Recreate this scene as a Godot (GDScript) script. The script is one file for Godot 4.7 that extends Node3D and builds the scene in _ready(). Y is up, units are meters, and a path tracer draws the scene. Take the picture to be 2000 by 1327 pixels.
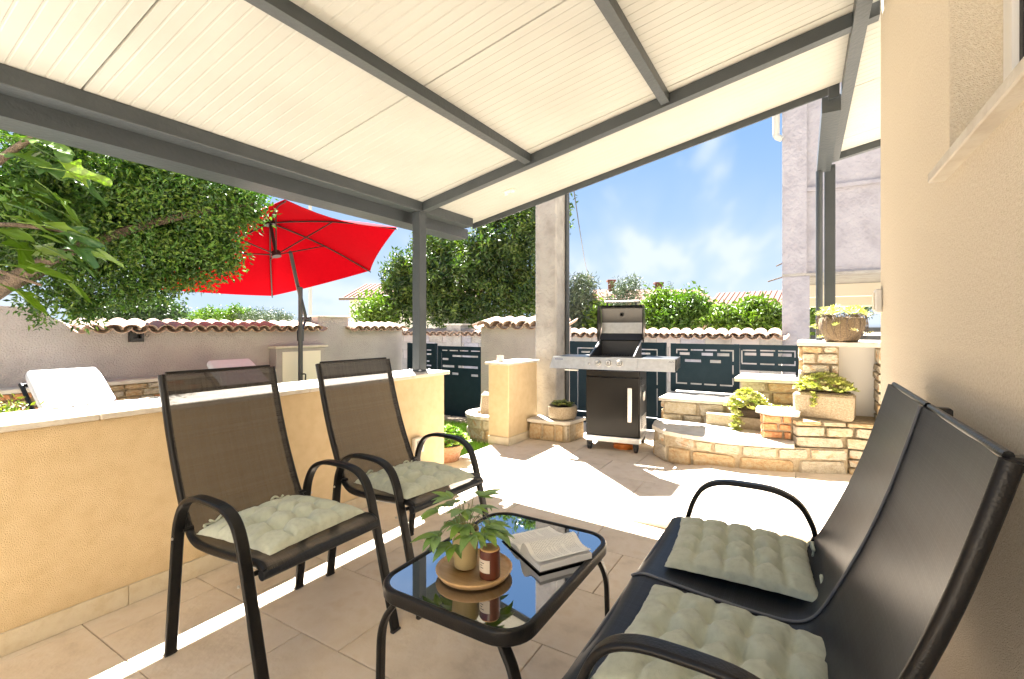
extends Node3D
# A shaded terrace under a panel canopy: sling chairs, loveseat, glass table, grill, stone planters, garden and street beyond.
# World: -z runs along the terrace away from the viewer, +x towards the house, y up, metres.

var M := {}
var taken := {}
var rng := RandomNumberGenerator.new()

# ------------------------------------------------------------------ mesh builder
class MB:
	var v := PackedVector3Array()
	var n := PackedVector3Array()
	var uv := PackedVector2Array()
	var ix := PackedInt32Array()

	func tri(a: Vector3, b: Vector3, c: Vector3) -> void:
		var nn := (b - a).cross(c - a).normalized()
		var k := v.size()
		for p in [a, b, c]:
			v.append(p)
			n.append(nn)
			uv.append(Vector2.ZERO)
		ix.append_array(PackedInt32Array([k, k + 2, k + 1]))

	func quad(a: Vector3, b: Vector3, c: Vector3, d: Vector3) -> void:
		var nn := (c - a).cross(d - b).normalized()
		var k := v.size()
		var q := [Vector2(0, 1), Vector2(1, 1), Vector2(1, 0), Vector2(0, 0)]
		var ps := [a, b, c, d]
		for i in 4:
			v.append(ps[i])
			n.append(nn)
			uv.append(q[i])
		ix.append_array(PackedInt32Array([k, k + 2, k + 1, k, k + 3, k + 2]))

	# a box with chamfered edges; jit moves the corners (rough stone)
	func box(c: Vector3, s: Vector3, ch := 0.0, b := Basis(), jit := 0.0, r: RandomNumberGenerator = null) -> void:
		var h := s * 0.5
		if ch <= 0.0:
			var p := []
			for i in 8:
				p.append(c + b * Vector3(h.x if i & 1 else -h.x, h.y if i & 2 else -h.y, h.z if i & 4 else -h.z))
			quad(p[4], p[5], p[7], p[6])
			quad(p[1], p[0], p[2], p[3])
			quad(p[5], p[1], p[3], p[7])
			quad(p[0], p[4], p[6], p[2])
			quad(p[6], p[7], p[3], p[2])
			quad(p[0], p[1], p[5], p[4])
			return
		var q := {}
		for i in 8:
			var sx := 1.0 if i & 1 else -1.0
			var sy := 1.0 if i & 2 else -1.0
			var sz := 1.0 if i & 4 else -1.0
			var j := Vector3.ZERO
			if jit > 0.0:
				j = Vector3(r.randf_range(-1, 1), r.randf_range(-1, 1), r.randf_range(-1, 1)) * jit
			for a in 3:
				var e := Vector3(sx * (h.x - ch), sy * (h.y - ch), sz * (h.z - ch))
				e[a] = [sx * h.x, sy * h.y, sz * h.z][a]
				q[i * 3 + a] = c + b * (e + j)
		# faces: axis 0 uses q[..+0]
		var F := [[4, 5, 7, 6, 2], [1, 0, 2, 3, 2], [5, 1, 3, 7, 0], [0, 4, 6, 2, 0], [6, 7, 3, 2, 1], [0, 1, 5, 4, 1]]
		for f in F:
			quad(q[f[0] * 3 + f[4]], q[f[1] * 3 + f[4]], q[f[2] * 3 + f[4]], q[f[3] * 3 + f[4]])
		for a in 3:
			var b1 := (a + 1) % 3
			var c1 := (a + 2) % 3
			for k in 4:
				var base := (1 << b1 if k & 1 else 0) | (1 << c1 if k & 2 else 0)
				var o := base | (1 << a)
				var mid: Vector3 = (q[base * 3 + b1] + q[o * 3 + c1]) * 0.5 - c
				var aa: Vector3 = q[base * 3 + b1]
				var bb: Vector3 = q[o * 3 + b1]
				var cc: Vector3 = q[o * 3 + c1]
				var dd: Vector3 = q[base * 3 + c1]
				if (cc - aa).cross(dd - bb).dot(mid) > 0.0:
					quad(aa, bb, cc, dd)
				else:
					quad(dd, cc, bb, aa)
		for i in 8:
			var t0: Vector3 = q[i * 3]
			var t1: Vector3 = q[i * 3 + 1]
			var t2: Vector3 = q[i * 3 + 2]
			if (t1 - t0).cross(t2 - t0).dot(t0 - c) > 0.0:
				tri(t0, t1, t2)
			else:
				tri(t0, t2, t1)

	func span(a: Vector3, b: Vector3, ch := 0.0) -> void:
		box((a + b) * 0.5, (b - a).abs(), ch)

	# smooth grid of rows of points
	func grid(rows: Array, closed := false, flip := false) -> void:
		var R := rows.size()
		var C: int = rows[0].size()
		var k := v.size()
		for i in R:
			for j in C:
				var i0 := maxi(i - 1, 0)
				var i1 := mini(i + 1, R - 1)
				var j0 := j - 1
				var j1 := j + 1
				if closed:
					j0 = (j0 + C) % C
					j1 = j1 % C
				else:
					j0 = maxi(j0, 0)
					j1 = mini(j1, C - 1)
				var du: Vector3 = rows[i1][j] - rows[i0][j]
				var dv: Vector3 = rows[i][j1] - rows[i][j0]
				var nn := dv.cross(du).normalized()
				if flip:
					nn = -nn
				v.append(rows[i][j])
				n.append(nn)
				uv.append(Vector2(float(j) / maxf(C - 1, 1), 1.0 - float(i) / maxf(R - 1, 1)))
		var CC := C if closed else C - 1
		for i in R - 1:
			for j in CC:
				var a := k + i * C + j
				var b := k + i * C + (j + 1) % C
				var c := k + (i + 1) * C + (j + 1) % C
				var d := k + (i + 1) * C + j
				if flip:
					ix.append_array(PackedInt32Array([a, b, c, a, c, d]))
				else:
					ix.append_array(PackedInt32Array([a, c, b, a, d, c]))

	func fan(ring: Array, up: Vector3) -> void:
		var c := Vector3.ZERO
		for p in ring:
			c += p
		c /= ring.size()
		for i in ring.size():
			var a: Vector3 = ring[i]
			var b: Vector3 = ring[(i + 1) % ring.size()]
			if (a - c).cross(b - c).dot(up) > 0.0:
				tri(c, a, b)
			else:
				tri(c, b, a)

	# section swept along a path that lies in a plane across `side`
	func sweep(path: Array, sec: Array, side: Vector3, caps := true) -> void:
		var rows := []
		for i in path.size():
			var t: Vector3 = (path[mini(i + 1, path.size() - 1)] - path[maxi(i - 1, 0)]).normalized()
			var s := (side - t * side.dot(t)).normalized()
			var o := t.cross(s)
			var row := []
			for q in sec:
				row.append(path[i] + s * q.x + o * q.y)
			rows.append(row)
		grid(rows, true)
		if caps:
			fan(rows[0], path[0] - path[1])
			fan(rows[-1], path[-1] - path[-2])

	func tube(path: Array, r0: float, r1 := -1.0, sides := 8, caps := true) -> void:
		if r1 < 0.0:
			r1 = r0
		var t0: Vector3 = (path[1] - path[0]).normalized()
		var s := Vector3.UP.cross(t0)
		if s.length() < 0.1:
			s = Vector3.RIGHT.cross(t0)
		s = s.normalized()
		var rows := []
		for i in path.size():
			var t: Vector3 = (path[mini(i + 1, path.size() - 1)] - path[maxi(i - 1, 0)]).normalized()
			s = (s - t * s.dot(t)).normalized()
			var o := t.cross(s)
			var r := lerpf(r0, r1, float(i) / (path.size() - 1))
			var row := []
			for k in sides:
				var a := TAU * k / sides
				row.append(path[i] + (s * cos(a) + o * sin(a)) * r)
			rows.append(row)
		grid(rows, true)
		if caps:
			fan(rows[0], path[0] - path[1])
			fan(rows[-1], path[-1] - path[-2])

	# profile of (radius, height), bottom to top; a repeated point makes a hard edge
	func lathe(prof: Array, at := Vector3.ZERO, seg := 24, b := Basis()) -> void:
		var start := 0
		for i in range(1, prof.size() + 1):
			if i == prof.size() or prof[i].is_equal_approx(prof[i - 1]):
				if i - start > 1:
					var rows := []
					for k in range(start, i):
						var row := []
						for j in seg:
							var a := TAU * j / seg
							row.append(at + b * Vector3(cos(a) * prof[k].x, prof[k].y, -sin(a) * prof[k].x))
						rows.append(row)
					grid(rows, true)
				start = i

	func prism(poly: PackedVector2Array, y0: float, y1: float) -> void:
		var area := 0.0
		for i in poly.size():
			var p := poly[i]
			var q := poly[(i + 1) % poly.size()]
			area += p.x * q.y - q.x * p.y
		var ids := Geometry2D.triangulate_polygon(poly)
		for i in range(0, ids.size(), 3):
			var a := poly[ids[i]]
			var b := poly[ids[i + 1]]
			var c := poly[ids[i + 2]]
			if (b - a).cross(c - a) > 0.0:
				var w := b
				b = c
				c = w
			tri(Vector3(a.x, y1, a.y), Vector3(b.x, y1, b.y), Vector3(c.x, y1, c.y))
			tri(Vector3(a.x, y0, a.y), Vector3(c.x, y0, c.y), Vector3(b.x, y0, b.y))
		for i in poly.size():
			var p := poly[i]
			var q := poly[(i + 1) % poly.size()]
			if area > 0.0:
				quad(Vector3(q.x, y0, q.y), Vector3(p.x, y0, p.y), Vector3(p.x, y1, p.y), Vector3(q.x, y1, q.y))
			else:
				quad(Vector3(p.x, y0, p.y), Vector3(q.x, y0, q.y), Vector3(q.x, y1, q.y), Vector3(p.x, y1, p.y))

	# flat plate in the xy plane with rectangular holes (Rect2)
	func plate(w: float, h: float, t: float, holes: Array) -> void:
		var xs := [0.0, w]
		var ys := [0.0, h]
		for r in holes:
			for x in [r.position.x, r.end.x]:
				if not xs.has(x):
					xs.append(x)
			for y in [r.position.y, r.end.y]:
				if not ys.has(y):
					ys.append(y)
		xs.sort()
		ys.sort()
		var solid := func(i: int, j: int) -> bool:
			if i < 0 or j < 0 or i >= xs.size() - 1 or j >= ys.size() - 1:
				return false
			var m := Vector2((xs[i] + xs[i + 1]) * 0.5, (ys[j] + ys[j + 1]) * 0.5)
			for r in holes:
				if r.has_point(m):
					return false
			return true
		var z := t * 0.5
		for i in xs.size() - 1:
			for j in ys.size() - 1:
				if not solid.call(i, j):
					continue
				var x0: float = xs[i]
				var x1: float = xs[i + 1]
				var y0: float = ys[j]
				var y1: float = ys[j + 1]
				quad(Vector3(x0, y0, z), Vector3(x1, y0, z), Vector3(x1, y1, z), Vector3(x0, y1, z))
				quad(Vector3(x1, y0, -z), Vector3(x0, y0, -z), Vector3(x0, y1, -z), Vector3(x1, y1, -z))
				if not solid.call(i - 1, j):
					quad(Vector3(x0, y0, -z), Vector3(x0, y0, z), Vector3(x0, y1, z), Vector3(x0, y1, -z))
				if not solid.call(i + 1, j):
					quad(Vector3(x1, y0, z), Vector3(x1, y0, -z), Vector3(x1, y1, -z), Vector3(x1, y1, z))
				if not solid.call(i, j - 1):
					quad(Vector3(x0, y0, -z), Vector3(x1, y0, -z), Vector3(x1, y0, z), Vector3(x0, y0, z))
				if not solid.call(i, j + 1):
					quad(Vector3(x0, y1, z), Vector3(x1, y1, z), Vector3(x1, y1, -z), Vector3(x0, y1, -z))

	func mesh() -> ArrayMesh:
		var a := []
		a.resize(Mesh.ARRAY_MAX)
		a[Mesh.ARRAY_VERTEX] = v
		a[Mesh.ARRAY_NORMAL] = n
		a[Mesh.ARRAY_TEX_UV] = uv
		a[Mesh.ARRAY_INDEX] = ix
		var m := ArrayMesh.new()
		m.add_surface_from_arrays(Mesh.PRIMITIVE_TRIANGLES, a)
		return m

func rr(w: float, h: float, r: float, k := 3) -> Array:   # rounded rectangle section
	var out := []
	for q in 4:
		var cx := (w * 0.5 - r) * (1 if q == 0 or q == 3 else -1)
		var cy := (h * 0.5 - r) * (1 if q < 2 else -1)
		for i in k + 1:
			var a := PI * 0.5 * (q + float(i) / k)
			out.append(Vector2(cx + cos(a) * r, cy + sin(a) * r))
	return out

func spline(pts: Array, per := 6) -> Array:
	var out := []
	for i in pts.size() - 1:
		var p0: Vector3 = pts[maxi(i - 1, 0)]
		var p3: Vector3 = pts[mini(i + 2, pts.size() - 1)]
		for k in per:
			out.append((pts[i] as Vector3).cubic_interpolate(pts[i + 1], p0, p3, float(k) / per))
	out.append(pts[-1])
	return out

# ------------------------------------------------------------------ nodes
func numbered(called: String) -> String:
	var k: int = taken.get(called, -1) + 1
	taken[called] = k
	return called if k == 0 else "%s_%03d" % [called, k]

func tag(o: Node, label: String, category: String, group := "") -> Node:
	o.set_meta("label", label)
	o.set_meta("category", category)
	if group:
		o.set_meta("group", group)
	return o

func thing(called: String, label: String, category: String, at := Vector3.ZERO, turn := 0.0, group := "") -> Node3D:
	var o := Node3D.new()
	o.name = numbered(called)
	add_child(o)
	o.position = at
	o.rotation.y = turn
	tag(o, label, category, group)
	return o

func part(called: String, m, mat: Material, parent: Node = self) -> MeshInstance3D:
	var o := MeshInstance3D.new()
	o.mesh = m.mesh() if m is MB else m
	o.material_override = mat
	o.name = called if parent != self else numbered(called)
	parent.add_child(o, true)
	return o

func setting(called: String, m, mat: Material) -> MeshInstance3D:
	var o := part(called, m, mat)
	o.set_meta("kind", "structure")
	return o

func boxpart(called: String, a: Vector3, b: Vector3, ch: float, mat: Material, parent: Node) -> MeshInstance3D:
	var m := MB.new()
	m.span(a, b, ch)
	return part(called, m, mat, parent)

# ------------------------------------------------------------------ materials
func lin(r: float, g: float, b: float) -> Color:
	return Color(r, g, b).linear_to_srgb()

func plain(c: Color, rough := 0.6, metal := 0.0) -> StandardMaterial3D:
	var m := StandardMaterial3D.new()
	m.albedo_color = c
	m.roughness = rough
	m.metallic = metal
	return m

func ntex(seed_: int, freq: float, oct: int, ramp: Array, normal := 0.0, kind := FastNoiseLite.TYPE_SIMPLEX_SMOOTH, size := 512) -> NoiseTexture2D:
	var f := FastNoiseLite.new()
	f.seed = seed_
	f.noise_type = kind
	f.frequency = freq
	f.fractal_octaves = oct
	f.fractal_gain = 0.55
	var t := NoiseTexture2D.new()
	t.width = size
	t.height = size
	t.seamless = true
	t.noise = f
	if normal > 0.0:
		t.as_normal_map = true
		t.bump_strength = normal
	elif ramp.size():
		var g := Gradient.new()
		var off := PackedFloat32Array()
		var cs := PackedColorArray()
		for i in ramp.size():
			off.append(float(i) / (ramp.size() - 1))
			cs.append(ramp[i])
		g.offsets = off
		g.colors = cs
		t.color_ramp = g
	return t

var normal_maps := {}
func nmap(freq: float, strength: float) -> NoiseTexture2D:
	var key := "%f %f" % [freq, strength]
	if not normal_maps.has(key):
		normal_maps[key] = ntex(77, freq, 4, [], strength)
	return normal_maps[key]

# colours wander between the ramp's stops over `metres`; relief from a normal map
func noisy(seed_: int, ramp: Array, metres: float, freq: float, rough: float, nfreq := 0.0, nstrength := 0.0, oct := 5, world := true) -> StandardMaterial3D:
	var m := StandardMaterial3D.new()
	m.albedo_texture = ntex(seed_, freq, oct, ramp)
	m.roughness = rough
	m.uv1_triplanar = true
	m.uv1_world_triplanar = world
	m.uv1_scale = Vector3.ONE / metres
	m.uv1_triplanar_sharpness = 4.0
	if nfreq > 0.0:
		m.normal_enabled = true
		m.normal_texture = nmap(nfreq, nstrength)
		m.normal_scale = 1.0
	return m

func tinted(src: StandardMaterial3D, c: Color) -> StandardMaterial3D:
	var m: StandardMaterial3D = src.duplicate()
	m.albedo_color = c
	return m

func leafy(back: Color, rough := 0.45) -> StandardMaterial3D:
	var m := StandardMaterial3D.new()
	m.vertex_color_use_as_albedo = true
	m.roughness = rough
	m.backlight_enabled = true
	m.backlight = back
	m.cull_mode = BaseMaterial3D.CULL_DISABLED
	return m

func weave(size: int, dark: float, light: float) -> ImageTexture:   # woven threads
	var im := Image.create(size, size, false, Image.FORMAT_RGB8)
	var r := RandomNumberGenerator.new()
	r.seed = 5
	var cols := []
	var rows := []
	for k in size / 4:
		cols.append(r.randf_range(0.72, 1.15))
		rows.append(r.randf_range(0.72, 1.15))
	for y in size:
		for x in size:
			var over := ((x / 4) + (y / 4)) % 2 == 0
			var k := absf(fposmod((y if over else x) + 0.5, 4.0) - 2.0) / 2.0
			var g: float = lerpf(light, dark, k) * r.randf_range(0.85, 1.1) * (rows[y / 4] if over else cols[x / 4])
			im.set_pixel(x, y, Color(g, g, g))
	return ImageTexture.create_from_image(im)

func sky_image() -> ImageTexture:
	var w := 1024
	var h := 512
	var im := Image.create(w, h, false, Image.FORMAT_RGBF)
	var f := FastNoiseLite.new()
	f.seed = 21
	f.noise_type = FastNoiseLite.TYPE_SIMPLEX_SMOOTH
	f.frequency = 1.0
	f.fractal_octaves = 6
	f.fractal_gain = 0.55
	var f2 := FastNoiseLite.new()
	f2.seed = 4
	f2.frequency = 0.8
	f2.fractal_octaves = 3
	for y in h:
		var el := PI * (0.5 - (y + 0.5) / h)
		var s := sin(el)
		for x in w:
			var c: Color
			if s <= 0.0:
				c = Color(0.30, 0.29, 0.27)
			else:
				var t := pow(1.0 - s, 2.6)
				c = Color(0.155, 0.37, 0.78).lerp(Color(0.55, 0.72, 0.92), t)
				var az := TAU * (x + 0.5) / w
				var d := Vector3(cos(az) * cos(el), s, sin(az) * cos(el))
				var p := d / (s + 0.22)
				var wsp := f.get_noise_3d(p.x * 0.7 + 3.0, p.z * 2.2 + p.x * 0.6, s * 1.2)
				var big := f2.get_noise_2d(p.x * 0.8 + 1.7, p.z * 0.8)
				var cov := 0.8 * smoothstep(0.18, 0.80, wsp * 1.15 + big * 0.40 + 0.06)
				cov = clampf(cov * 0.85 + smoothstep(0.36, 0.0, s) * (0.22 + 0.50 * smoothstep(-0.4, 0.4, wsp + big * 0.5)), 0.0, 0.92)
				c = c.lerp(Color(0.74, 0.82, 0.92), cov)
			im.set_pixel(x, y, c)
	return ImageTexture.create_from_image(im)

func make_materials() -> void:
	M.plaster = noisy(1, [lin(0.585, 0.435, 0.245), lin(0.63, 0.48, 0.28), lin(0.66, 0.51, 0.31)], 0.6, 0.012, 0.92, 0.30, 3.0)
	M.house = noisy(2, [lin(0.58, 0.49, 0.355), lin(0.69, 0.60, 0.465), lin(0.76, 0.69, 0.57)], 0.45, 0.10, 0.93, 0.26, 5.0)
	M.wallpink = noisy(3, [lin(0.353, 0.315, 0.302), lin(0.403, 0.365, 0.349), lin(0.428, 0.395, 0.378)], 2.3, 0.008, 0.95, 0.25, 2.0)
	M.concrete = noisy(4, [lin(0.232, 0.215, 0.194), lin(0.327, 0.310, 0.284), lin(0.378, 0.361, 0.331)], 1.7, 0.01, 0.9, 0.06, 3.0)
	M.lilac = noisy(5, [lin(0.270, 0.261, 0.288), lin(0.333, 0.324, 0.356), lin(0.369, 0.360, 0.392)], 2.4, 0.012, 0.95, 0.05, 3.0, 6)
	M.cap = noisy(6, [lin(0.480, 0.416, 0.336), lin(0.576, 0.528, 0.448), lin(0.624, 0.584, 0.512)], 0.7, 0.01, 0.75, 0.06, 1.5)
	M.mortar = noisy(7, [lin(0.353, 0.277, 0.176), lin(0.445, 0.361, 0.244), lin(0.504, 0.420, 0.302)], 0.5, 0.03, 0.97, 0.12, 8.0)
	M.stones = [
		noisy(8, [lin(0.386, 0.302, 0.185), lin(0.487, 0.412, 0.294), lin(0.538, 0.479, 0.370)], 0.37, 0.014, 0.9, 0.05, 9.0),
		noisy(9, [lin(0.336, 0.277, 0.193), lin(0.454, 0.395, 0.302), lin(0.521, 0.470, 0.378)], 0.41, 0.016, 0.92, 0.05, 9.0),
		noisy(10, [lin(0.370, 0.210, 0.092), lin(0.454, 0.328, 0.185), lin(0.504, 0.420, 0.286)], 0.33, 0.014, 0.9, 0.05, 9.0),
		noisy(11, [lin(0.437, 0.386, 0.294), lin(0.504, 0.462, 0.370), lin(0.420, 0.202, 0.084)], 0.45, 0.010, 0.9, 0.05, 9.0)]
	M.brick = noisy(12, [lin(0.42, 0.17, 0.07), lin(0.55, 0.25, 0.11), lin(0.62, 0.40, 0.22)], 0.3, 0.02, 0.9, 0.06, 7.0)
	M.trough = noisy(13, [lin(0.288, 0.216, 0.136), lin(0.416, 0.336, 0.232), lin(0.496, 0.424, 0.320)], 0.3, 0.03, 0.97, 0.05, 12.0)
	M.terra = [
		noisy(14, [lin(0.30, 0.20, 0.14), lin(0.42, 0.30, 0.22), lin(0.48, 0.38, 0.30)], 0.4, 0.02, 0.92, 0.06, 5.0),
		noisy(15, [lin(0.36, 0.23, 0.16), lin(0.46, 0.34, 0.26), lin(0.52, 0.44, 0.36)], 0.5, 0.016, 0.92, 0.06, 5.0)]
	M.redroof = noisy(16, [lin(0.10, 0.034, 0.02), lin(0.14, 0.052, 0.032), lin(0.17, 0.08, 0.055)], 1.5, 0.02, 0.9)
	M.tiles = []
	for i in 4:
		var k: float = [1.0, 0.95, 1.03, 0.98][i]
		M.tiles.append(noisy(20 + i, [lin(0.57 * k, 0.47 * k, 0.35 * k), lin(0.67 * k, 0.56 * k, 0.425 * k), lin(0.70 * k, 0.60 * k, 0.475 * k), lin(0.64 * k, 0.515 * k, 0.37 * k)], 0.83 + 0.09 * i, 0.009, 0.62, 0.05, 1.0, 6))
	M.grout = noisy(25, [lin(0.24, 0.17, 0.10), lin(0.32, 0.24, 0.15)], 0.3, 0.03, 0.95)
	M.skirt = noisy(26, [lin(0.515, 0.414, 0.267), lin(0.607, 0.524, 0.377), lin(0.644, 0.570, 0.432)], 0.6, 0.01, 0.6, 0.05, 1.5)
	M.panel = noisy(27, [lin(0.385, 0.385, 0.355), lin(0.41, 0.41, 0.38), lin(0.435, 0.435, 0.405)], 2.0, 0.006, 0.42)
	M.steelgrey = noisy(28, [lin(0.040, 0.048, 0.053), lin(0.050, 0.058, 0.064)], 1.0, 0.01, 0.42, 0.05, 0.6)
	M.gate = noisy(29, [lin(0.013, 0.026, 0.036), lin(0.018, 0.033, 0.044)], 1.0, 0.01, 0.45, 0.05, 0.4)
	M.gate.metallic_specular = 0.2
	M.blackmetal = noisy(30, [lin(0.009, 0.0085, 0.008), lin(0.014, 0.013, 0.0125)], 0.3, 0.02, 0.34, 0.08, 0.7)
	M.black = plain(lin(0.015, 0.015, 0.016), 0.4)
	M.blackmetal.metallic_specular = 0.35
	M.rubber = plain(lin(0.02, 0.02, 0.022), 0.7)
	var st := noisy(31, [lin(0.50, 0.49, 0.47), lin(0.62, 0.61, 0.59)], 0.6, 0.02, 0.33, 0.06, 0.5)
	st.metallic = 0.9
	M.steel = st
	var en := plain(lin(0.012, 0.011, 0.010), 0.28)
	en.clearcoat_enabled = true
	en.clearcoat = 0.15
	en.clearcoat_roughness = 0.15
	en.metallic_specular = 0.2
	M.enamel = en
	M.liddark = plain(lin(0.10, 0.10, 0.10), 0.3, 0.7)
	M.white = plain(lin(0.78, 0.77, 0.74), 0.45)
	M.cream = plain(lin(0.74, 0.68, 0.56), 0.5)
	M.orange = plain(lin(0.62, 0.17, 0.02), 0.5)
	# sling cloth: woven, a little light comes through
	var sl := StandardMaterial3D.new()
	sl.albedo_texture = weave(256, 0.35, 1.0)
	sl.albedo_color = Color(lin(0.088, 0.074, 0.060), 0.86)
	sl.roughness = 0.62
	sl.transparency = BaseMaterial3D.TRANSPARENCY_ALPHA
	sl.cull_mode = BaseMaterial3D.CULL_DISABLED
	sl.uv1_scale = Vector3(2.5, 6, 1)
	sl.rim_enabled = true
	sl.rim = 0.3
	M.sling = sl
	var sl2: StandardMaterial3D = sl.duplicate()  # same cloth; missing backlight and the blue of the sky put into its colour
	sl2.albedo_color = lin(0.042, 0.047, 0.060)
	sl2.rim = 0.1
	sl2.metallic_specular = 0.35
	sl2.transparency = BaseMaterial3D.TRANSPARENCY_DISABLED
	sl2.roughness = 0.42
	M.sling_shaded = sl2
	M.piping = plain(lin(0.10, 0.105, 0.115), 0.5)
	var cu := noisy(33, [lin(0.43, 0.46, 0.36), lin(0.50, 0.53, 0.42), lin(0.53, 0.56, 0.45)], 0.25, 0.02, 0.95, 0.25, 3.0, 5, false)
	cu.rim_enabled = true
	cu.rim = 0.4
	M.cushion = cu
	var gl := plain(lin(0.40, 0.41, 0.43), 0.02, 1.0)
	gl.clearcoat_enabled = true
	gl.clearcoat = 1.0
	gl.clearcoat_roughness = 0.02
	gl.metallic_specular = 0.9
	M.blackglass = gl
	var wd := noisy(34, [lin(0.52, 0.29, 0.11), lin(0.64, 0.40, 0.18), lin(0.68, 0.46, 0.23)], 0.35, 0.008, 0.38, 0.0, 0.0, 4, false)
	wd.uv1_scale = Vector3(1.2, 3.0, 14.0)
	M.wood = wd
	M.paper = noisy(35, [lin(0.80, 0.79, 0.77), lin(0.84, 0.83, 0.81)], 0.2, 0.02, 0.85)
	var am := plain(Color(lin(0.11, 0.022, 0.006), 1.0), 0.08)
	am.clearcoat_enabled = true
	am.clearcoat = 0.8
	M.amber = am
	M.label = plain(lin(0.62, 0.54, 0.42), 0.8)
	M.ink = plain(lin(0.06, 0.06, 0.07), 0.7)
	M.inkblue = plain(lin(0.06, 0.09, 0.20), 0.6)
	var rc := noisy(36, [lin(0.46, 0.002, 0.010), lin(0.52, 0.003, 0.013)], 0.6, 0.02, 0.8)
	rc.backlight_enabled = true
	rc.backlight = lin(0.02, 0.001, 0.001)
	rc.metallic_specular = 0.1
	rc.cull_mode = BaseMaterial3D.CULL_DISABLED
	M.redcloth = rc
	M.whitecloth = noisy(37, [lin(0.612, 0.629, 0.663), lin(0.680, 0.689, 0.705)], 0.5, 0.01, 0.9)
	M.bark = noisy(38, [lin(0.07, 0.05, 0.035), lin(0.15, 0.11, 0.08), lin(0.20, 0.16, 0.12)], 0.4, 0.03, 0.95, 0.05, 12.0)
	M.soil = noisy(39, [lin(0.06, 0.045, 0.03), lin(0.12, 0.09, 0.06)], 0.3, 0.04, 1.0, 0.06, 8.0)
	M.ground = noisy(40, [lin(0.272, 0.232, 0.168), lin(0.368, 0.320, 0.248), lin(0.400, 0.352, 0.288)], 3.0, 0.01, 0.95, 0.05, 4.0)
	M.street = noisy(41, [lin(0.24, 0.23, 0.22), lin(0.32, 0.31, 0.30)], 2.0, 0.02, 0.95, 0.06, 4.0)
	M.lawn = noisy(42, [lin(0.07, 0.10, 0.03), lin(0.12, 0.16, 0.05)], 0.8, 0.03, 1.0)
	M.terrapot = noisy(43, [lin(0.34, 0.15, 0.08), lin(0.46, 0.24, 0.14), lin(0.52, 0.34, 0.24)], 0.25, 0.02, 0.9, 0.06, 4.0)
	M.basket = noisy(44, [lin(0.10, 0.07, 0.045), lin(0.20, 0.145, 0.09), lin(0.34, 0.26, 0.17)], 0.25, 0.05, 0.95, 0.04, 14.0)
	M.bounce_gravel = noisy(46, [lin(0.450, 0.405, 0.333), lin(0.558, 0.513, 0.441)], 1.2, 0.05, 0.95, 0.08, 6.0)  # pale tone chosen for the added bounce ground
	M.leaf = leafy(lin(0.34, 0.46, 0.04))
	M.leafdark = leafy(lin(0.14, 0.20, 0.05))
	var pane := StandardMaterial3D.new()
	pane.albedo_color = Color(0.8, 0.85, 0.86, 0.12)
	pane.transparency = BaseMaterial3D.TRANSPARENCY_ALPHA
	pane.roughness = 0.02
	M.pane = pane
	M.curtain = noisy(45, [lin(0.30, 0.31, 0.32), lin(0.40, 0.41, 0.42)], 0.5, 0.03, 0.95)
	M.socketgrey = plain(lin(0.42, 0.42, 0.38), 0.5)
	M.candle = plain(lin(0.72, 0.55, 0.45), 0.4)

# ------------------------------------------------------------------ stone and tile work
func stone(w: float, h: float, d: float, rough := 1.0) -> MB:
	# rubble stone: uneven outline, chipped arris, faceted face towards +z
	var m := MB.new()
	var k := minf(w, h)
	var out := []
	var n := 12
	for i in n:
		var a := TAU * (i + rng.randf_range(-0.25, 0.25)) / n
		var e := 0.22
		var x := signf(cos(a)) * pow(absf(cos(a)), e) * w * 0.5
		var y := signf(sin(a)) * pow(absf(sin(a)), e) * h * 0.5
		out.append(Vector2(x, y) * (1.0 - 0.06 * rng.randf() * rough))
	var rings := []
	for lev in [[1.0, -0.5, 0.0], [1.0, 0.30, 0.02], [0.0, 0.5, 0.07]]:
		var row := []
		for q in out:
			var inset: float = lev[2] * k * rng.randf_range(0.8, 1.9)
			var f := 1.0 - 2.0 * inset / maxf(q.length() * 2.0, 0.001)
			row.append(Vector3(q.x * f, q.y * f, lev[1] * d + (rng.randf_range(-0.06, 0.06) * d * rough if lev[1] > 0 else 0.0)))
		rings.append(row)
	for r in 2:
		for i in n:
			var i2 := (i + 1) % n
			m.quad(rings[r][i], rings[r][i2], rings[r + 1][i2], rings[r + 1][i])
	var c := Vector3(rng.randf_range(-0.2, 0.2) * w, rng.randf_range(-0.15, 0.15) * h, d * (0.5 + 0.10 * rng.randf()))
	for i in n:
		m.tri(c, rings[2][i], rings[2][(i + 1) % n])
	return m

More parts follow.
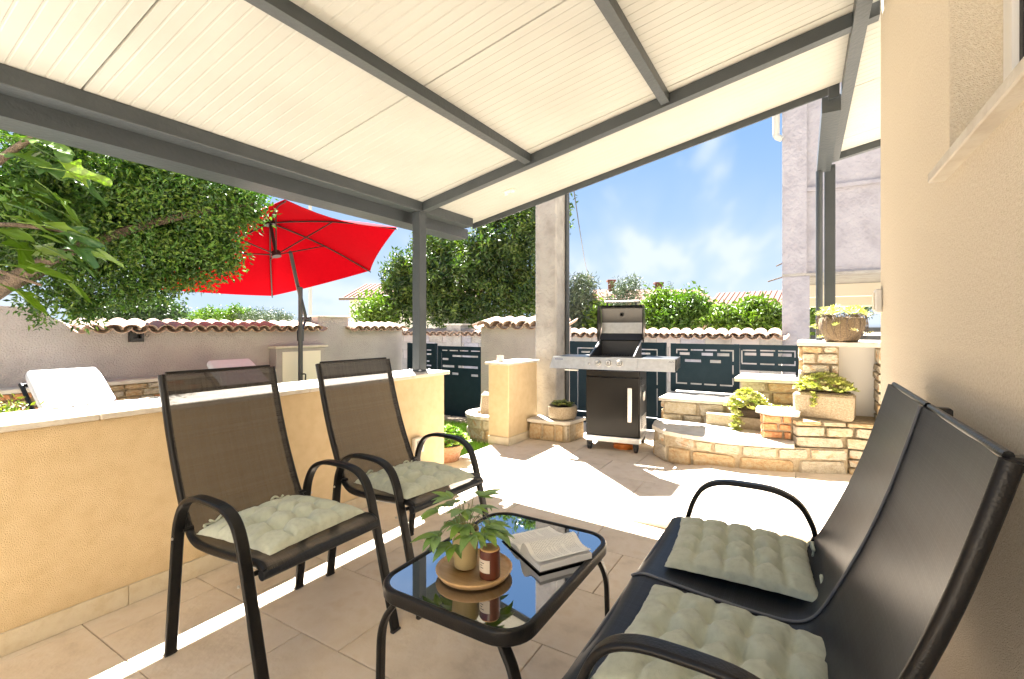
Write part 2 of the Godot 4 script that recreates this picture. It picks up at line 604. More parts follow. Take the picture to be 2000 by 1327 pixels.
# courses of stones along a plan path; `out_` is the side (+1 left of travel, -1 right) the face looks to
func stone_face(parent: Node, path: Array, y0: float, y1: float, course: Vector2, length: Vector2, out_: float, mats: Array, called := "stone", joint := 0.008, proud := 0.012) -> void:
	var cum := [0.0]
	for i in range(1, path.size()):
		cum.append(cum[-1] + (path[i] as Vector2).distance_to(path[i - 1]))
	var total: float = cum[-1]
	var at := func(s: float) -> Vector2:
		for i in range(1, path.size()):
			if s <= cum[i] or i == path.size() - 1:
				return (path[i - 1] as Vector2).lerp(path[i], clampf((s - cum[i - 1]) / (cum[i] - cum[i - 1]), 0, 1))
		return path[-1]
	var y := y0
	while y < y1 - 0.02:
		var h := minf(rng.randf_range(course.x, course.y), y1 - y)
		if y1 - y - h < course.x * 0.55:
			h = y1 - y
		var s := 0.0
		while s < total - 0.02:
			var l := minf(rng.randf_range(length.x, length.y), total - s)
			if total - s - l < length.x * 0.5:
				l = total - s
			var a: Vector2 = at.call(s)
			var b: Vector2 = at.call(s + l)
			var t := (b - a).normalized()
			var nrm := Vector2(t.y, -t.x) * out_
			var hs := [[h, 0.0]]
			if h > course.x * 1.5 and l < 0.5 * (length.x + length.y) and rng.randf() < 0.35:
				var k := rng.randf_range(0.4, 0.6)
				hs = [[h * k, 0.0], [h * (1 - k), h * k]]
			for e in hs:
				var m := stone(a.distance_to(b) - joint * rng.randf_range(0.6, 1.5), e[0] - joint * rng.randf_range(0.6, 1.4), 0.07)
				var o := part(called, m, mats[rng.randi() % mats.size()], parent)
				var mid := (a + b) * 0.5 + nrm * (proud * rng.randf_range(0.5, 1.3) - 0.035)
				o.position = Vector3(mid.x, y + e[1] + e[0] * 0.5, mid.y) - (parent as Node3D).position
				o.rotation = Vector3(rng.randf_range(-0.03, 0.03), atan2(-t.y, t.x) + (PI if out_ > 0.0 else 0.0), rng.randf_range(-0.035, 0.035))
			s += l
		y += h

var tile_mesh := {}
func barrel(r0: float, r1: float, l: float, up: bool) -> ArrayMesh:   # a tapered barrel tile along z, arched up or down
	var key := "%f %f %f %s" % [r0, r1, l, up]
	if not tile_mesh.has(key):
		var m := MB.new()
		var outer := []
		var inner := []
		for i in 3:
			var z := l * (i / 2.0 - 0.5)
			var r := lerpf(r0, r1, i / 2.0)
			var ro := []
			var ri := []
			for k in 9:
				var a := PI * (0.06 + 0.88 * k / 8.0)
				var yy := sin(a) * (0.78 if up else -0.78)
				ro.append(Vector3(cos(a) * r, yy * r, z))
				ri.append(Vector3(cos(a) * (r - 0.013), yy * (r - 0.013), z))
			outer.append(ro)
			inner.append(ri)
		m.grid(outer, false, up)
		m.grid(inner, false, not up)
		for z in [0, 2]:
			for k in 8:
				if z == 2:
					m.quad(outer[z][k], outer[z][k + 1], inner[z][k + 1], inner[z][k])
				else:
					m.quad(outer[z][k + 1], outer[z][k], inner[z][k], inner[z][k + 1])
		for k in [0, 8]:
			for z in 2:
				m.quad(outer[z][k], outer[z + 1][k], inner[z + 1][k], inner[z][k])
		tile_mesh[key] = m.mesh()
	return tile_mesh[key]

# a coping of barrel tiles; a..b is the wall's line, face the direction the low ends look to
func coping(parent: Node3D, a: Vector3, b: Vector3, face: Vector3, pitch: float, l: float, tilt: float) -> void:
	var n := int(round(a.distance_to(b) / pitch))
	var step := (b - a) / n
	for i in n + 1:
		for up in [false, true]:
			if up and i == n:
				continue
			var o := part("roof_tile", barrel(pitch * 0.50, pitch * 0.57, l, up), M.terra[rng.randi() % 2], parent)
			var p := a + step * (i + (0.5 if up else 0.0))
			p.y += 0.022 + (pitch * 0.10 if up else pitch * 0.36)
			p += Vector3(rng.randf_range(-1, 1), rng.randf_range(-0.5, 0.5), rng.randf_range(-1, 1)) * 0.006
			var bz := face.rotated(Vector3.UP.cross(face), tilt)
			var bx := Vector3.UP.cross(face)
			o.transform = Transform3D(Basis(bx, bz.cross(bx), bz), p - parent.position)
			o.rotate_object_local(Vector3.FORWARD, rng.randf_range(-0.06, 0.06))

# ------------------------------------------------------------------ setting
func build_ground() -> void:
	var g := MB.new()
	g.quad(Vector3(-300, -0.32, 300), Vector3(300, -0.32, 300), Vector3(300, -0.32, -300), Vector3(-300, -0.32, -300))
	setting("ground", g, M.ground)
	var s := MB.new()
	s.span(Vector3(-40, -0.31, -8.45), Vector3(40, -0.30, -6.0))
	setting("street", s, M.street)
	# garden soil west of the terrace: level, then falling to the gate
	var l := MB.new()
	var rows := []
	for i in 13:
		var z := lerpf(4.0, -5.95, i / 12.0)
		var y := -0.03 - 0.22 * smoothstep(-3.3, -5.6, z)
		rows.append([Vector3(-5.74, y, z), Vector3(-4.4, y, z), Vector3(-3.2, y, z), Vector3(-2.42, y, z)])
	l.grid(rows)
	setting("garden_soil", l, M.lawn)
	var gp := MB.new()  # unseen pale ground, added to bounce sunlight onto ceiling and walls
	gp.span(Vector3(-5.55, -0.06, -2.98), Vector3(-2.68, -0.02, 9.0), 0.0)
	gp.span(Vector3(-2.68, -0.06, 4.0), Vector3(6.0, -0.02, 9.0), 0.0)
	setting("bounce_paving", gp, M.bounce_gravel)

func build_floor() -> void:
	var root := Node3D.new()
	root.name = "patio_floor"
	add_child(root)
	root.set_meta("kind", "structure")
	var bed := MB.new()
	bed.span(Vector3(-2.62, -0.3, -5.6), Vector3(3.0, -0.006, 4.0))
	part("bed", bed, M.grout, root)
	var zs := [-0.73]
	var rows := []
	for k in range(-11, 13):
		rows.append(-0.73 - 0.41 * k)
	var joint := 0.004
	for k in rows.size():
		var z0: float = rows[k]
		var off: float = fposmod([0.19, 0.395, 0.0, 0.425, 0.22, 0.06][(k + 1) % 6], 0.603)
		var x := -2.62
		var e := floorf((x - off) / 0.603) * 0.603 + off + 0.603
		while x < 3.0:
			var x1 := minf(e, 3.0)
			if x1 - x > 0.02:
				var m := MB.new()
				m.box(Vector3((x + x1) * 0.5, -0.006 + 0.0005 * rng.randf(), z0 - 0.205), Vector3(x1 - x - joint, 0.012, 0.41 - joint), 0.0015)
				part("floor_tile", m, M.tiles[rng.randi() % 4], root)
			x = x1
			e += 0.603

func build_ramp() -> void:
	# low raised landing in front of the stone planter, its west edge feathered down to the floor
	var root := Node3D.new()
	root.name = "landing"
	add_child(root)
	root.set_meta("kind", "structure")
	var h := 0.055
	var pts := [Vector2(-0.93, -2.81), Vector2(-0.62, -2.80), Vector2(-0.1, -2.94), Vector2(1.4, -3.3)]
	var m := MB.new()
	var zb := -4.6
	m.quad(Vector3(-0.93, 0.004, -2.81), Vector3(-0.62, h, -2.80), Vector3(-0.62, h, zb), Vector3(-0.93, 0.004, zb))
	m.quad(Vector3(-0.93, 0.0, -2.81), Vector3(-0.62, 0.0, -2.80), Vector3(-0.62, h, -2.80), Vector3(-0.93, 0.004, -2.81))
	part("slope", m, M.tiles[2], root)
	var xs := [-0.62, -0.05, 0.52, 1.4]
	var lineat := func(x: float) -> float:
		return -2.80 - (x + 0.62) * 0.25
	var f := MB.new()
	f.quad(Vector3(-0.62, 0, -2.80), Vector3(1.4, 0, lineat.call(1.4)), Vector3(1.4, h - 0.001, lineat.call(1.4)), Vector3(-0.62, h - 0.001, -2.80))
	part("riser", f, M.skirt, root)
	for i in 3:
		var zc := [-9.0, -3.62, -4.03, zb]
		for k in 3:
			var x0: float = xs[i] + 0.002
			var x1: float = xs[i + 1] - 0.002
			var t := MB.new()
			var za0: float = lineat.call(x0) if k == 0 else zc[k] - 0.002
			var za1: float = lineat.call(x1) if k == 0 else zc[k] - 0.002
			var ze: float = zc[k + 1] + 0.002
			if k > 0 or za0 > ze:
				t.prism(PackedVector2Array([Vector2(x0, za0 + 0.006 * float(k == 0)), Vector2(x1, za1 + 0.006 * float(k == 0)), Vector2(x1, ze), Vector2(x0, ze)]), h - 0.012, h)
				part("floor_tile", t, M.tiles[(i + k) % 4], root)

func build_parapet() -> void:
	var t := thing("parapet_wall", "low ochre plastered parapet wall with pale stone coping behind the two armchairs", "wall", Vector3(-2.4, 0, 0))
	boxpart("wall_body", Vector3(0, -0.3, -2.94), Vector3(-0.27, 0.785, 4.0), 0.006, M.plaster, t)
	var zs := [-2.975, -1.72, -0.78, 0.3, 1.5, 2.8, 4.0]
	for i in zs.size() - 1:
		boxpart("coping_slab", Vector3(0.03, 0.7855, zs[i] + 0.0015), Vector3(-0.32, 0.812, zs[i + 1] - 0.0015), 0.004, M.cap, t)
	var ss := [-2.94, -2.62, -1.98, -1.52, -0.88, -0.24, 0.4, 1.04, 1.7, 2.6, 4.0]
	for i in ss.size() - 1:
		boxpart("skirting_slab", Vector3(0.002, 0.001, ss[i] + 0.0015), Vector3(0.012, 0.082, ss[i + 1] - 0.0015), 0.002, M.skirt, t)
	# power socket near the end of the wall
	var s := thing("wall_socket", "white outdoor power socket on the ochre parapet near its end", "socket", Vector3(-2.4, 0.30, -2.62))
	boxpart("case", Vector3(0.0, -0.055, -0.05), Vector3(0.035, 0.055, 0.05), 0.006, M.cream, s)
	boxpart("flap", Vector3(0.0352, -0.036, -0.03), Vector3(0.042, 0.036, 0.03), 0.003, M.socketgrey, s)

func ceil_y(x: float) -> float:
	return 2.121 + 0.2 * (x + 2.495)

func sheet_panel(x0: float, x1: float, z0: float, z1: float) -> MB:
	# sandwich panel: lined underside (shallow grooves), flat top
	var m := MB.new()
	var pts := []
	var zz := z0
	var w := z1 - z0
	pts.append(Vector2(z0, 0.012))
	pts.append(Vector2(z0 + 0.004, 0.0))
	var k := 1
	while k * 0.055 < w - 0.02:
		var c := z0 + k * 0.055
		pts.append(Vector2(c - 0.006, 0.0))
		pts.append(Vector2(c - 0.0025, 0.0022))
		pts.append(Vector2(c + 0.0025, 0.0022))
		pts.append(Vector2(c + 0.006, 0.0))
		k += 1
	pts.append(Vector2(z1 - 0.004, 0.0))
	pts.append(Vector2(z1, 0.012))
	for i in pts.size() - 1:
		var p: Vector2 = pts[i]
		var q: Vector2 = pts[i + 1]
		m.quad(Vector3(x0, ceil_y(x0) + p.y, p.x), Vector3(x1, ceil_y(x1) + p.y, p.x), Vector3(x1, ceil_y(x1) + q.y, q.x), Vector3(x0, ceil_y(x0) + q.y, q.x))
	var a := [Vector3(x0, ceil_y(x0) + 0.012, z0), Vector3(x1, ceil_y(x1) + 0.012, z0), Vector3(x1, ceil_y(x1) + 0.012, z1), Vector3(x0, ceil_y(x0) + 0.012, z1)]
	var b := []
	for p in a:
		b.append(p + Vector3(0, 0.045, 0))
	m.quad(b[3], b[2], b[1], b[0])
	for i in 4:
		m.quad(a[(i + 1) % 4], a[i], b[i], b[(i + 1) % 4])
	return m

func slope_bar(x0: float, x1: float, z0: float, z1: float, hang: float, top := 0.0) -> MB:
	# a bar under the ceiling that follows its slope, from ceiling+top down to -hang
	var m := MB.new()
	var c := []
	for x in [x0, x1]:
		for y in [-hang, top]:
			for z in [z0, z1]:
				c.append(Vector3(x, ceil_y(x) + y, z))
	m.quad(c[1], c[5], c[7], c[3])
	m.quad(c[4], c[0], c[2], c[6])
	m.quad(c[5], c[4], c[6], c[7])
	m.quad(c[0], c[1], c[3], c[2])
	m.quad(c[3], c[7], c[6], c[2])
	m.quad(c[0], c[4], c[5], c[1])
	return m

func build_canopy() -> void:
	var t := thing("terrace_canopy", "terrace canopy of cream lined roof panels on a dark grey steel frame", "canopy")
	var S: Material = M.steelgrey
	var seams := [-3.585, -2.742, -1.755, -0.767, 0.221]
	for i in seams.size() - 1:
		part("roof_panel", sheet_panel(-2.60, 0.235, seams[i] + 0.0012, seams[i + 1] - 0.0012), M.panel, t)
		if i >= 1:
			part("roof_panel", sheet_panel(0.236, 0.3055, seams[i] + 0.0012, seams[i + 1] - 0.0012), M.panel, t)
	var s2 := [-5.05, -4.717, -3.73, -2.808]
	for i in 3:
		part("roof_panel", sheet_panel(0.236, 1.6, s2[i] + 0.0012, s2[i + 1] - 0.0012), M.panel, t)
	var zn := 0.25  # unseen near end, kept short so more light reaches under the roof
	boxpart("eaves_beam", Vector3(-2.508, 2.042, -3.47), Vector3(-2.588, 2.117, zn), 0.003, S, t)
	# gutter: open box channel outside the eaves beam
	var g := MB.new()
	var x0 := -2.645
	var x1 := -2.825
	g.span(Vector3(x0, 1.966, -3.58), Vector3(x0 - 0.004, 2.052, zn))
	g.span(Vector3(x1, 1.966, -3.58), Vector3(x1 + 0.004, 2.085, zn))
	g.span(Vector3(x0 - 0.004, 1.966, -3.58), Vector3(x1 + 0.004, 1.970, zn))
	g.span(Vector3(x0 - 0.004, 1.970, -3.58), Vector3(x1 + 0.004, 2.052, -3.576))
	part("gutter", g, S, t)
	boxpart("gutter_lip", Vector3(-2.589, 2.052, -3.52), Vector3(-2.66, 2.058, zn), 0.0, S, t)
	for xx in [-1.556, -0.655]:
		var p := part("purlin", slope_bar(xx - 0.045, xx, -2.806, zn, 0.055, -0.001), S, t)
	part("rafter", slope_bar(-2.507, 0.199, -2.87, -2.81, 0.068, -0.001), S, t)
	part("rafter", slope_bar(0.2625, 0.3055, -2.87, -2.812, 0.068, -0.001), S, t)
	part("rafter", slope_bar(0.236, 1.6, -5.11, -5.055, 0.055, 0.04), S, t)
	part("ridge_beam", slope_bar(0.200, 0.262, -5.04, zn, 0.075, -0.001), S, t)
	part("end_trim", slope_bar(-2.60, 0.13, -3.602, -3.587, 0.045, 0.058), S, t)
	part("end_trim", slope_bar(0.131, 0.19, -3.602, -3.587, 0.075, 0.058), S, t)
	var po := boxpart("post", Vector3(-2.585, 0.8125, -2.856), Vector3(-2.509, 2.0415, -2.776), 0.004, S, t)
	boxpart("base_plate", Vector3(-2.615, 0.8122, -2.885), Vector3(-2.478, 0.818, -2.747), 0.001, S, t)
	for q in [[-2.495, -2.765], [-2.602, -2.765], [-2.495, -2.872]]:
		var b := MB.new()
		b.lathe([Vector2(0.010, 0.0), Vector2(0.010, 0.006), Vector2(0.010, 0.006), Vector2(0.006, 0.012), Vector2(0, 0.012)], Vector3(q[0], 0.818, q[1]), 8)
		part("bolt", b, M.steel, t)
	boxpart("post", Vector3(0.155, 1.036, -5.10), Vector3(0.236, 2.57, -5.02), 0.004, S, t)
	# short box gutter on the step between the two roofs, with its downpipe
	var bg := MB.new()
	bg.span(Vector3(0.098, 2.50, -4.98), Vector3(0.198, 2.503, -3.61))
	bg.span(Vector3(0.098, 2.503, -4.98), Vector3(0.102, 2.60, -3.61))
	bg.span(Vector3(0.194, 2.503, -4.98), Vector3(0.198, 2.60, -3.61))
	bg.span(Vector3(0.102, 2.503, -3.614), Vector3(0.194, 2.60, -3.61))
	bg.span(Vector3(0.102, 2.503, -4.98), Vector3(0.194, 2.60, -4.976))
	part("box_gutter", bg, S, t)
	var dp := MB.new()
	dp.tube([Vector3(0.115, 1.036, -4.93), Vector3(0.115, 2.499, -4.93)], 0.026, 0.026, 12)
	part("downpipe", dp, S, t)
	var br := thing("ceiling_bracket", "small white plastic bracket screwed to the canopy ceiling near its far edge", "bracket", Vector3(-1.98, ceil_y(-1.98) - 0.001, -3.22))
	br.rotation.z = atan(0.2)
	boxpart("plate", Vector3(-0.05, -0.006, -0.03), Vector3(0.05, 0.0, 0.03), 0.003, M.cream, br)
	for sx in [-0.03, 0.03]:
		var b2 := MB.new()
		b2.lathe([Vector2(0, -0.022), Vector2(0.016, -0.020), Vector2(0.016, -0.020), Vector2(0.018, -0.0065)], Vector3(sx, 0, 0), 10)
		part("knob", b2, M.white, br)

func build_house() -> void:
	var t := thing("house", "beige rough plastered house wall with a window beside the dark loveseat", "house", Vector3(0.306, 0, 0))
	var w := MB.new()
	var y0 := 1.545
	var y1 := 2.62
	var za := -1.566
	var zb := -0.25
	var d := 0.30
	w.span(Vector3(0, -0.3, -2.8), Vector3(d, y0, 4.0))
	w.span(Vector3(0, y1, -2.8), Vector3(d, 6.0, 4.0))
	w.span(Vector3(0, y0, -2.8), Vector3(d, y1, za))
	w.span(Vector3(0, y0, zb), Vector3(d, y1, 4.0))
	part("wall", w, M.house, t)
	var rest := MB.new()
	rest.span(Vector3(d, -0.3, -2.8), Vector3(6.0, 6.0, -2.5))
	rest.span(Vector3(d, -0.3, 3.7), Vector3(6.0, 6.0, 4.0))
	rest.span(Vector3(5.7, -0.3, -2.5), Vector3(6.0, 6.0, 3.7))
	rest.span(Vector3(d, 5.8, -2.5), Vector3(5.7, 6.0, 3.7))
	rest.span(Vector3(d, -0.3, -2.5), Vector3(5.7, 0.1, 3.7))
	part("outer_wall", rest, M.house, t)
	# window
	var win := MB.new()
	var xf := 0.095
	win.span(Vector3(xf, y0 + 0.001, za + 0.001), Vector3(xf + 0.06, y1 - 0.001, za + 0.055))
	win.span(Vector3(xf, y0 + 0.001, zb - 0.055), Vector3(xf + 0.06, y1 - 0.001, zb - 0.001))
	win.span(Vector3(xf, y0 + 0.001, za + 0.055), Vector3(xf + 0.06, y0 + 0.06, zb - 0.055))
	win.span(Vector3(xf, y1 - 0.06, za + 0.055), Vector3(xf + 0.06, y1 - 0.001, zb - 0.055))
	var f := part("window", win, M.white, t)
	boxpart("gasket", Vector3(xf + 0.012, y0 + 0.06, za + 0.056), Vector3(xf + 0.03, y1 - 0.06, za + 0.075), 0.0, M.rubber, f)
	boxpart("pane", Vector3(xf + 0.026, y0 + 0.06, za + 0.0755), Vector3(xf + 0.032, y1 - 0.06, zb - 0.055), 0.0, M.pane, f)
	var cu := MB.new()
	var rows := [[], []]
	for k in 60:
		var z := lerpf(za + 0.06, zb - 0.06, k / 59.0)
		var x := 0.2 + 0.012 * sin(k * 1.3)
		rows[0].append(Vector3(x, y0 + 0.02, z))
		rows[1].append(Vector3(x, y1 - 0.02, z))
	cu.grid(rows)
	part("curtain", cu, M.curtain, f)
	boxpart("window_sill", Vector3(-0.033, y0 - 0.025, -1.615), Vector3(0.094, y0 + 0.001, -0.20), 0.003, M.cap, t)
	var s := thing("wall_switch", "small white box on the house wall corner beside the far post", "box", Vector3(0.306, 1.27, -2.76))
	boxpart("case", Vector3(-0.028, -0.055, -0.035), Vector3(-0.001, 0.055, 0.035), 0.006, M.white, s)
	boxpart("cover", Vector3(-0.034, -0.04, -0.024), Vector3(-0.0282, 0.04, 0.024), 0.002, M.cream, s)

# ------------------------------------------------------------------ furniture
func seat_profile() -> Array:
	var p := []
	for q in [[-0.437, 0.972], [-0.412, 0.880], [-0.378, 0.765], [-0.335, 0.645], [-0.292, 0.545], [-0.252, 0.462], [-0.222, 0.423], [-0.180, 0.403], [-0.110, 0.400], [0.02, 0.408], [0.14, 0.420], [0.195, 0.424], [0.222, 0.412]]:
		p.append(Vector3(q[0], q[1], 0))
	return spline(p, 4)

func arm_path() -> Array:
	var p := []
	for q in [[-0.290, 0.0], [-0.262, 0.22], [-0.238, 0.42], [-0.221, 0.492], [-0.182, 0.551], [-0.115, 0.581], [-0.02, 0.586], [0.062, 0.580], [0.118, 0.553], [0.153, 0.500], [0.180, 0.415], [0.240, 0.20], [0.295, 0.0]]:
		p.append(Vector3(q[0], q[1], 0))
	return spline(p, 5)

func shifted(path: Array, d: Vector3) -> Array:
	var out := []
	for p in path:
		out.append(p + d)
	return out

# stacking sling seat, looking to local +x: rails carry the cloth, each side an arched arm that is also two legs
func sling_seat(t: Node3D, rails: Array, arms: Array, cloth: Material) -> void:
	var prof := seat_profile()
	for i in rails.size() - 1:
		var z0: float = rails[i]
		var z1: float = rails[i + 1]
		var m := MB.new()
		var rows := []
		for k in prof.size():
			var p: Vector3 = prof[k]
			var tg: Vector3 = (prof[mini(k + 1, prof.size() - 1)] - prof[maxi(k - 1, 0)]).normalized()
			var nn := Vector3(-tg.y, tg.x, 0)
			var row := []
			for j in 9:
				var f := j / 8.0
				var sag := 4.0 * f * (1 - f)
				row.append(Vector3(p.x, p.y, lerpf(z0, z1, f)) + nn * (0.0135 - 0.010 * sag))
			rows.append(row)
		# roll over the front bar
		var last: Vector3 = prof[-1]
		for q in [[0.009, 0.002], [0.0135, -0.010], [0.009, -0.022], [-0.004, -0.0265]]:
			var row := []
			for j in 9:
				row.append(Vector3(last.x + q[0], last.y + q[1], lerpf(z0, z1, j / 8.0)))
			rows.append(row)
		m.grid(rows)
		part("sling", m, cloth, t)
		# hem and bar at the head, bar under the front edge
		var top: Vector3 = prof[0]
		var hem := MB.new()
		hem.tube([top + Vector3(0.0, 0.004, z0 + 0.012), top + Vector3(0.0, 0.004, z1 - 0.012)], 0.007, 0.007, 8)
		part("hem", hem, M.blackmetal, t)
		var hb := MB.new()
		var p3: Vector3 = prof[3]
		hb.sweep([p3 + Vector3(-0.004, -0.004, z0 + 0.010), p3 + Vector3(-0.004, -0.004, z1 - 0.010)], rr(0.012, 0.016, 0.005), Vector3(-0.9, 0.2, 0).normalized())
		part("head_bar", hb, M.blackmetal, t)
		var fb := MB.new()
		fb.tube([last + Vector3(-0.002, -0.010, z0 - 0.0125), last + Vector3(-0.002, -0.010, z1 + 0.0125)], 0.0165, 0.0165, 14)
		part("front_bar", fb, M.sling_shaded, t)
	for z in rails:
		var m := MB.new()
		m.sweep(shifted(prof, Vector3(0, 0, z)), rr(0.024, 0.027, 0.010), Vector3(0, 0, 1))
		part("side_rail", m, M.blackmetal, t)
	for z in arms:
		var m := MB.new()
		m.sweep(shifted(arm_path(), Vector3(0, 0, z)), rr(0.040, 0.017, 0.0075), Vector3(0, 0, 1))
		part("arm_frame", m, M.blackmetal, t)
		var inn := -signf(z)
		for q in [[-0.230, 0.445], [0.176, 0.395]]:
			var b := MB.new()
			b.tube([Vector3(q[0], q[1], z + inn * 0.012), Vector3(q[0] + 0.004, q[1], z + inn * 0.045)], 0.008, 0.008, 8)
			part("bracket", b, M.blackmetal, t)
			var c := MB.new()
			c.tube([Vector3(q[0] - 0.002, q[1] - 0.02, z - inn * 0.018), Vector3(q[0] - 0.002, q[1] - 0.02, z - inn * 0.0225)], 0.005, 0.004, 8)
			part("bolt", c, M.steel, t)
		for x in [-0.290, 0.295]:
			boxpart("foot_cap", Vector3(x - 0.0100, 0.0, z - 0.0206), Vector3(x + 0.0100, 0.010, z + 0.0206), 0.003, M.rubber, t)

func cushion_mesh(seed_: int, w: float, tx: int, tz: int, puff: float) -> ArrayMesh:
	var r := FastNoiseLite.new()
	r.seed = seed_
	r.frequency = 9.0
	var N := 56
	var m := MB.new()
	for side in [1.0, -1.0]:
		var rows := []
		for i in N + 1:
			var row := []
			for j in N + 1:
				var u := 2.0 * i / N - 1.0
				var s := 2.0 * j / N - 1.0
				# corners stay pointed, edges draw in a little
				var ex := 1.0 - 0.045 * (1 - s * s)
				var ez := 1.0 - 0.045 * (1 - u * u)
				var x := u * w * 0.5 * ex + 0.004 * r.get_noise_2d(u * 0.5 + 7, s * 0.4)
				var z := s * w * 0.5 * ez + 0.004 * r.get_noise_2d(u * 0.4, s * 0.5 + 9)
				var edge := pow(maxf((1 - u * u) * (1 - s * s), 0.0), 0.36)
				var fx := (u * 0.5 + 0.5) * tx
				var fz := (s * 0.5 + 0.5) * tz
				var y := edge * puff
				if side > 0.0:
					# buttons sit where the cells' corners meet, never on the edge
					var dip := 0.0
					var crease := 0.0
					var gx := roundf(fx)
					var gz := roundf(fz)
					var dx := fx - gx
					var dz := fz - gz
					var inx := gx > 0.5 and gx < tx - 0.5
					var inz := gz > 0.5 and gz < tz - 0.5
					if inx and inz:
						dip = exp(-(dx * dx + dz * dz) * 13.0)
					if inx:
						crease = maxf(crease, exp(-dx * dx * 90.0) * 0.34)
					if inz:
						crease = maxf(crease, exp(-dz * dz * 90.0) * 0.34)
					y *= 1.0 - 0.78 * dip - crease * (1 - dip)
					y += 0.0030 * r.get_noise_2d(u * 1.1, s * 1.1) * edge + 0.0016 * r.get_noise_2d(u * 3.0, s * 3.2) * edge
				else:
					y = -edge * puff * 0.20
				row.append(Vector3(x, y, z))
			rows.append(row)
		m.grid(rows, false, side < 0.0)
	return m.mesh()

func make_cushion(seed_: int, w: float, tx: int, tz: int, puff: float, label: String, at: Vector3, turn: float, pitch: float, bow := true) -> void:
	var t := thing("seat_cushion", label, "cushion", at, turn, "sage green seat cushions")
	t.rotation.z = pitch
	part("pad", cushion_mesh(seed_, w, tx, tz, puff), M.cushion, t)
	# tie strings at the two back corners (local -x is the back)
	for s in [-1.0, 1.0]:
		var c := Vector3(-w * 0.485, 0.004, s * w * 0.40)
		var m := MB.new()
		m.tube(spline([c, c + Vector3(-0.012, 0.014, 0.01 * s), c + Vector3(-0.016, 0.008, -0.035 * s), c + Vector3(-0.010, 0.004, -0.075 * s)], 5), 0.0045, 0.0035, 6)
		part("tie", m, M.cushion, t)
		if bow:
			var b := MB.new()
			b.tube(spline([c + Vector3(-0.012, 0.012, -0.03 * s), c + Vector3(-0.010, 0.030, -0.052 * s), c + Vector3(-0.014, 0.020, -0.066 * s), c + Vector3(-0.014, 0.010, -0.034 * s), c + Vector3(-0.016, 0.024, -0.012 * s), c + Vector3(-0.012, 0.014, -0.026 * s)], 5), 0.0050, 0.0042, 6)
			part("bow", b, M.cushion, t)

func build_seats() -> void:
	var c1 := thing("sling_armchair", "black sling armchair nearest the camera, set against the parapet", "armchair", Vector3(-1.617, 0, -1.077), 0, "black sling armchairs")
	sling_seat(c1, [-0.2175, 0.2175], [-0.2525, 0.2525], M.sling)
	var c2 := c1.duplicate()
	c2.name = numbered("sling_armchair")
	add_child(c2)
	c2.position = Vector3(-1.580, 0, -1.712)
	c2.rotation.y = deg_to_rad(-3.0)
	tag(c2, "black sling armchair farther from the camera, beside the canopy post and open wall end", "armchair", "black sling armchairs")
	var l := thing("loveseat", "black two seat sling loveseat with its high back to the house wall", "loveseat", Vector3(-0.20, 0, -1.385), PI)
	sling_seat(l, [-0.492, 0.0, 0.492], [-0.527, 0.527], M.sling_shaded)
	# pale piping over the middle rail
	var prof := seat_profile()
	var pi := MB.new()
	var path := []
	for k in prof.size():
		var tg: Vector3 = (prof[mini(k + 1, prof.size() - 1)] - prof[maxi(k - 1, 0)]).normalized()
		path.append(prof[k] + Vector3(-tg.y, tg.x, 0) * 0.016)
	pi.sweep(path, rr(0.010, 0.006, 0.0028), Vector3(0, 0, 1))
	part("piping", pi, M.piping, l)
	for z in [0.0, -0.47]:
		boxpart("head_plug", Vector3(-0.475, 0.955, z - 0.014), Vector3(-0.435, 0.975, z + 0.014), 0.004, M.black, l)
	make_cushion(3, 0.40, 4, 4, 0.062, "sage green tufted cushion on the seat of the armchair nearest the camera", Vector3(-1.625, 0.436, -1.075), deg_to_rad(3), 0.035)
	make_cushion(5, 0.40, 4, 4, 0.062, "sage green tufted cushion on the seat of the armchair farther from the camera", Vector3(-1.560, 0.436, -1.695), deg_to_rad(-9), 0.035)
	make_cushion(8, 0.40, 5, 4, 0.054, "sage green tufted cushion on the far seat of the loveseat", Vector3(-0.172, 0.436, -1.668), PI + deg_to_rad(5), 0.035)
	make_cushion(9, 0.42, 5, 4, 0.054, "sage green tufted cushion on the near seat of the loveseat, behind its armrest", Vector3(-0.150, 0.436, -1.112), PI + deg_to_rad(-2), 0.035)

func rrpath(w: float, d: float, r: float, y: float, k := 8) -> Array:
	var out := []
	for p in rr(w, d, r, k):
		out.append(Vector3(p.x, y, -p.y))
	return out

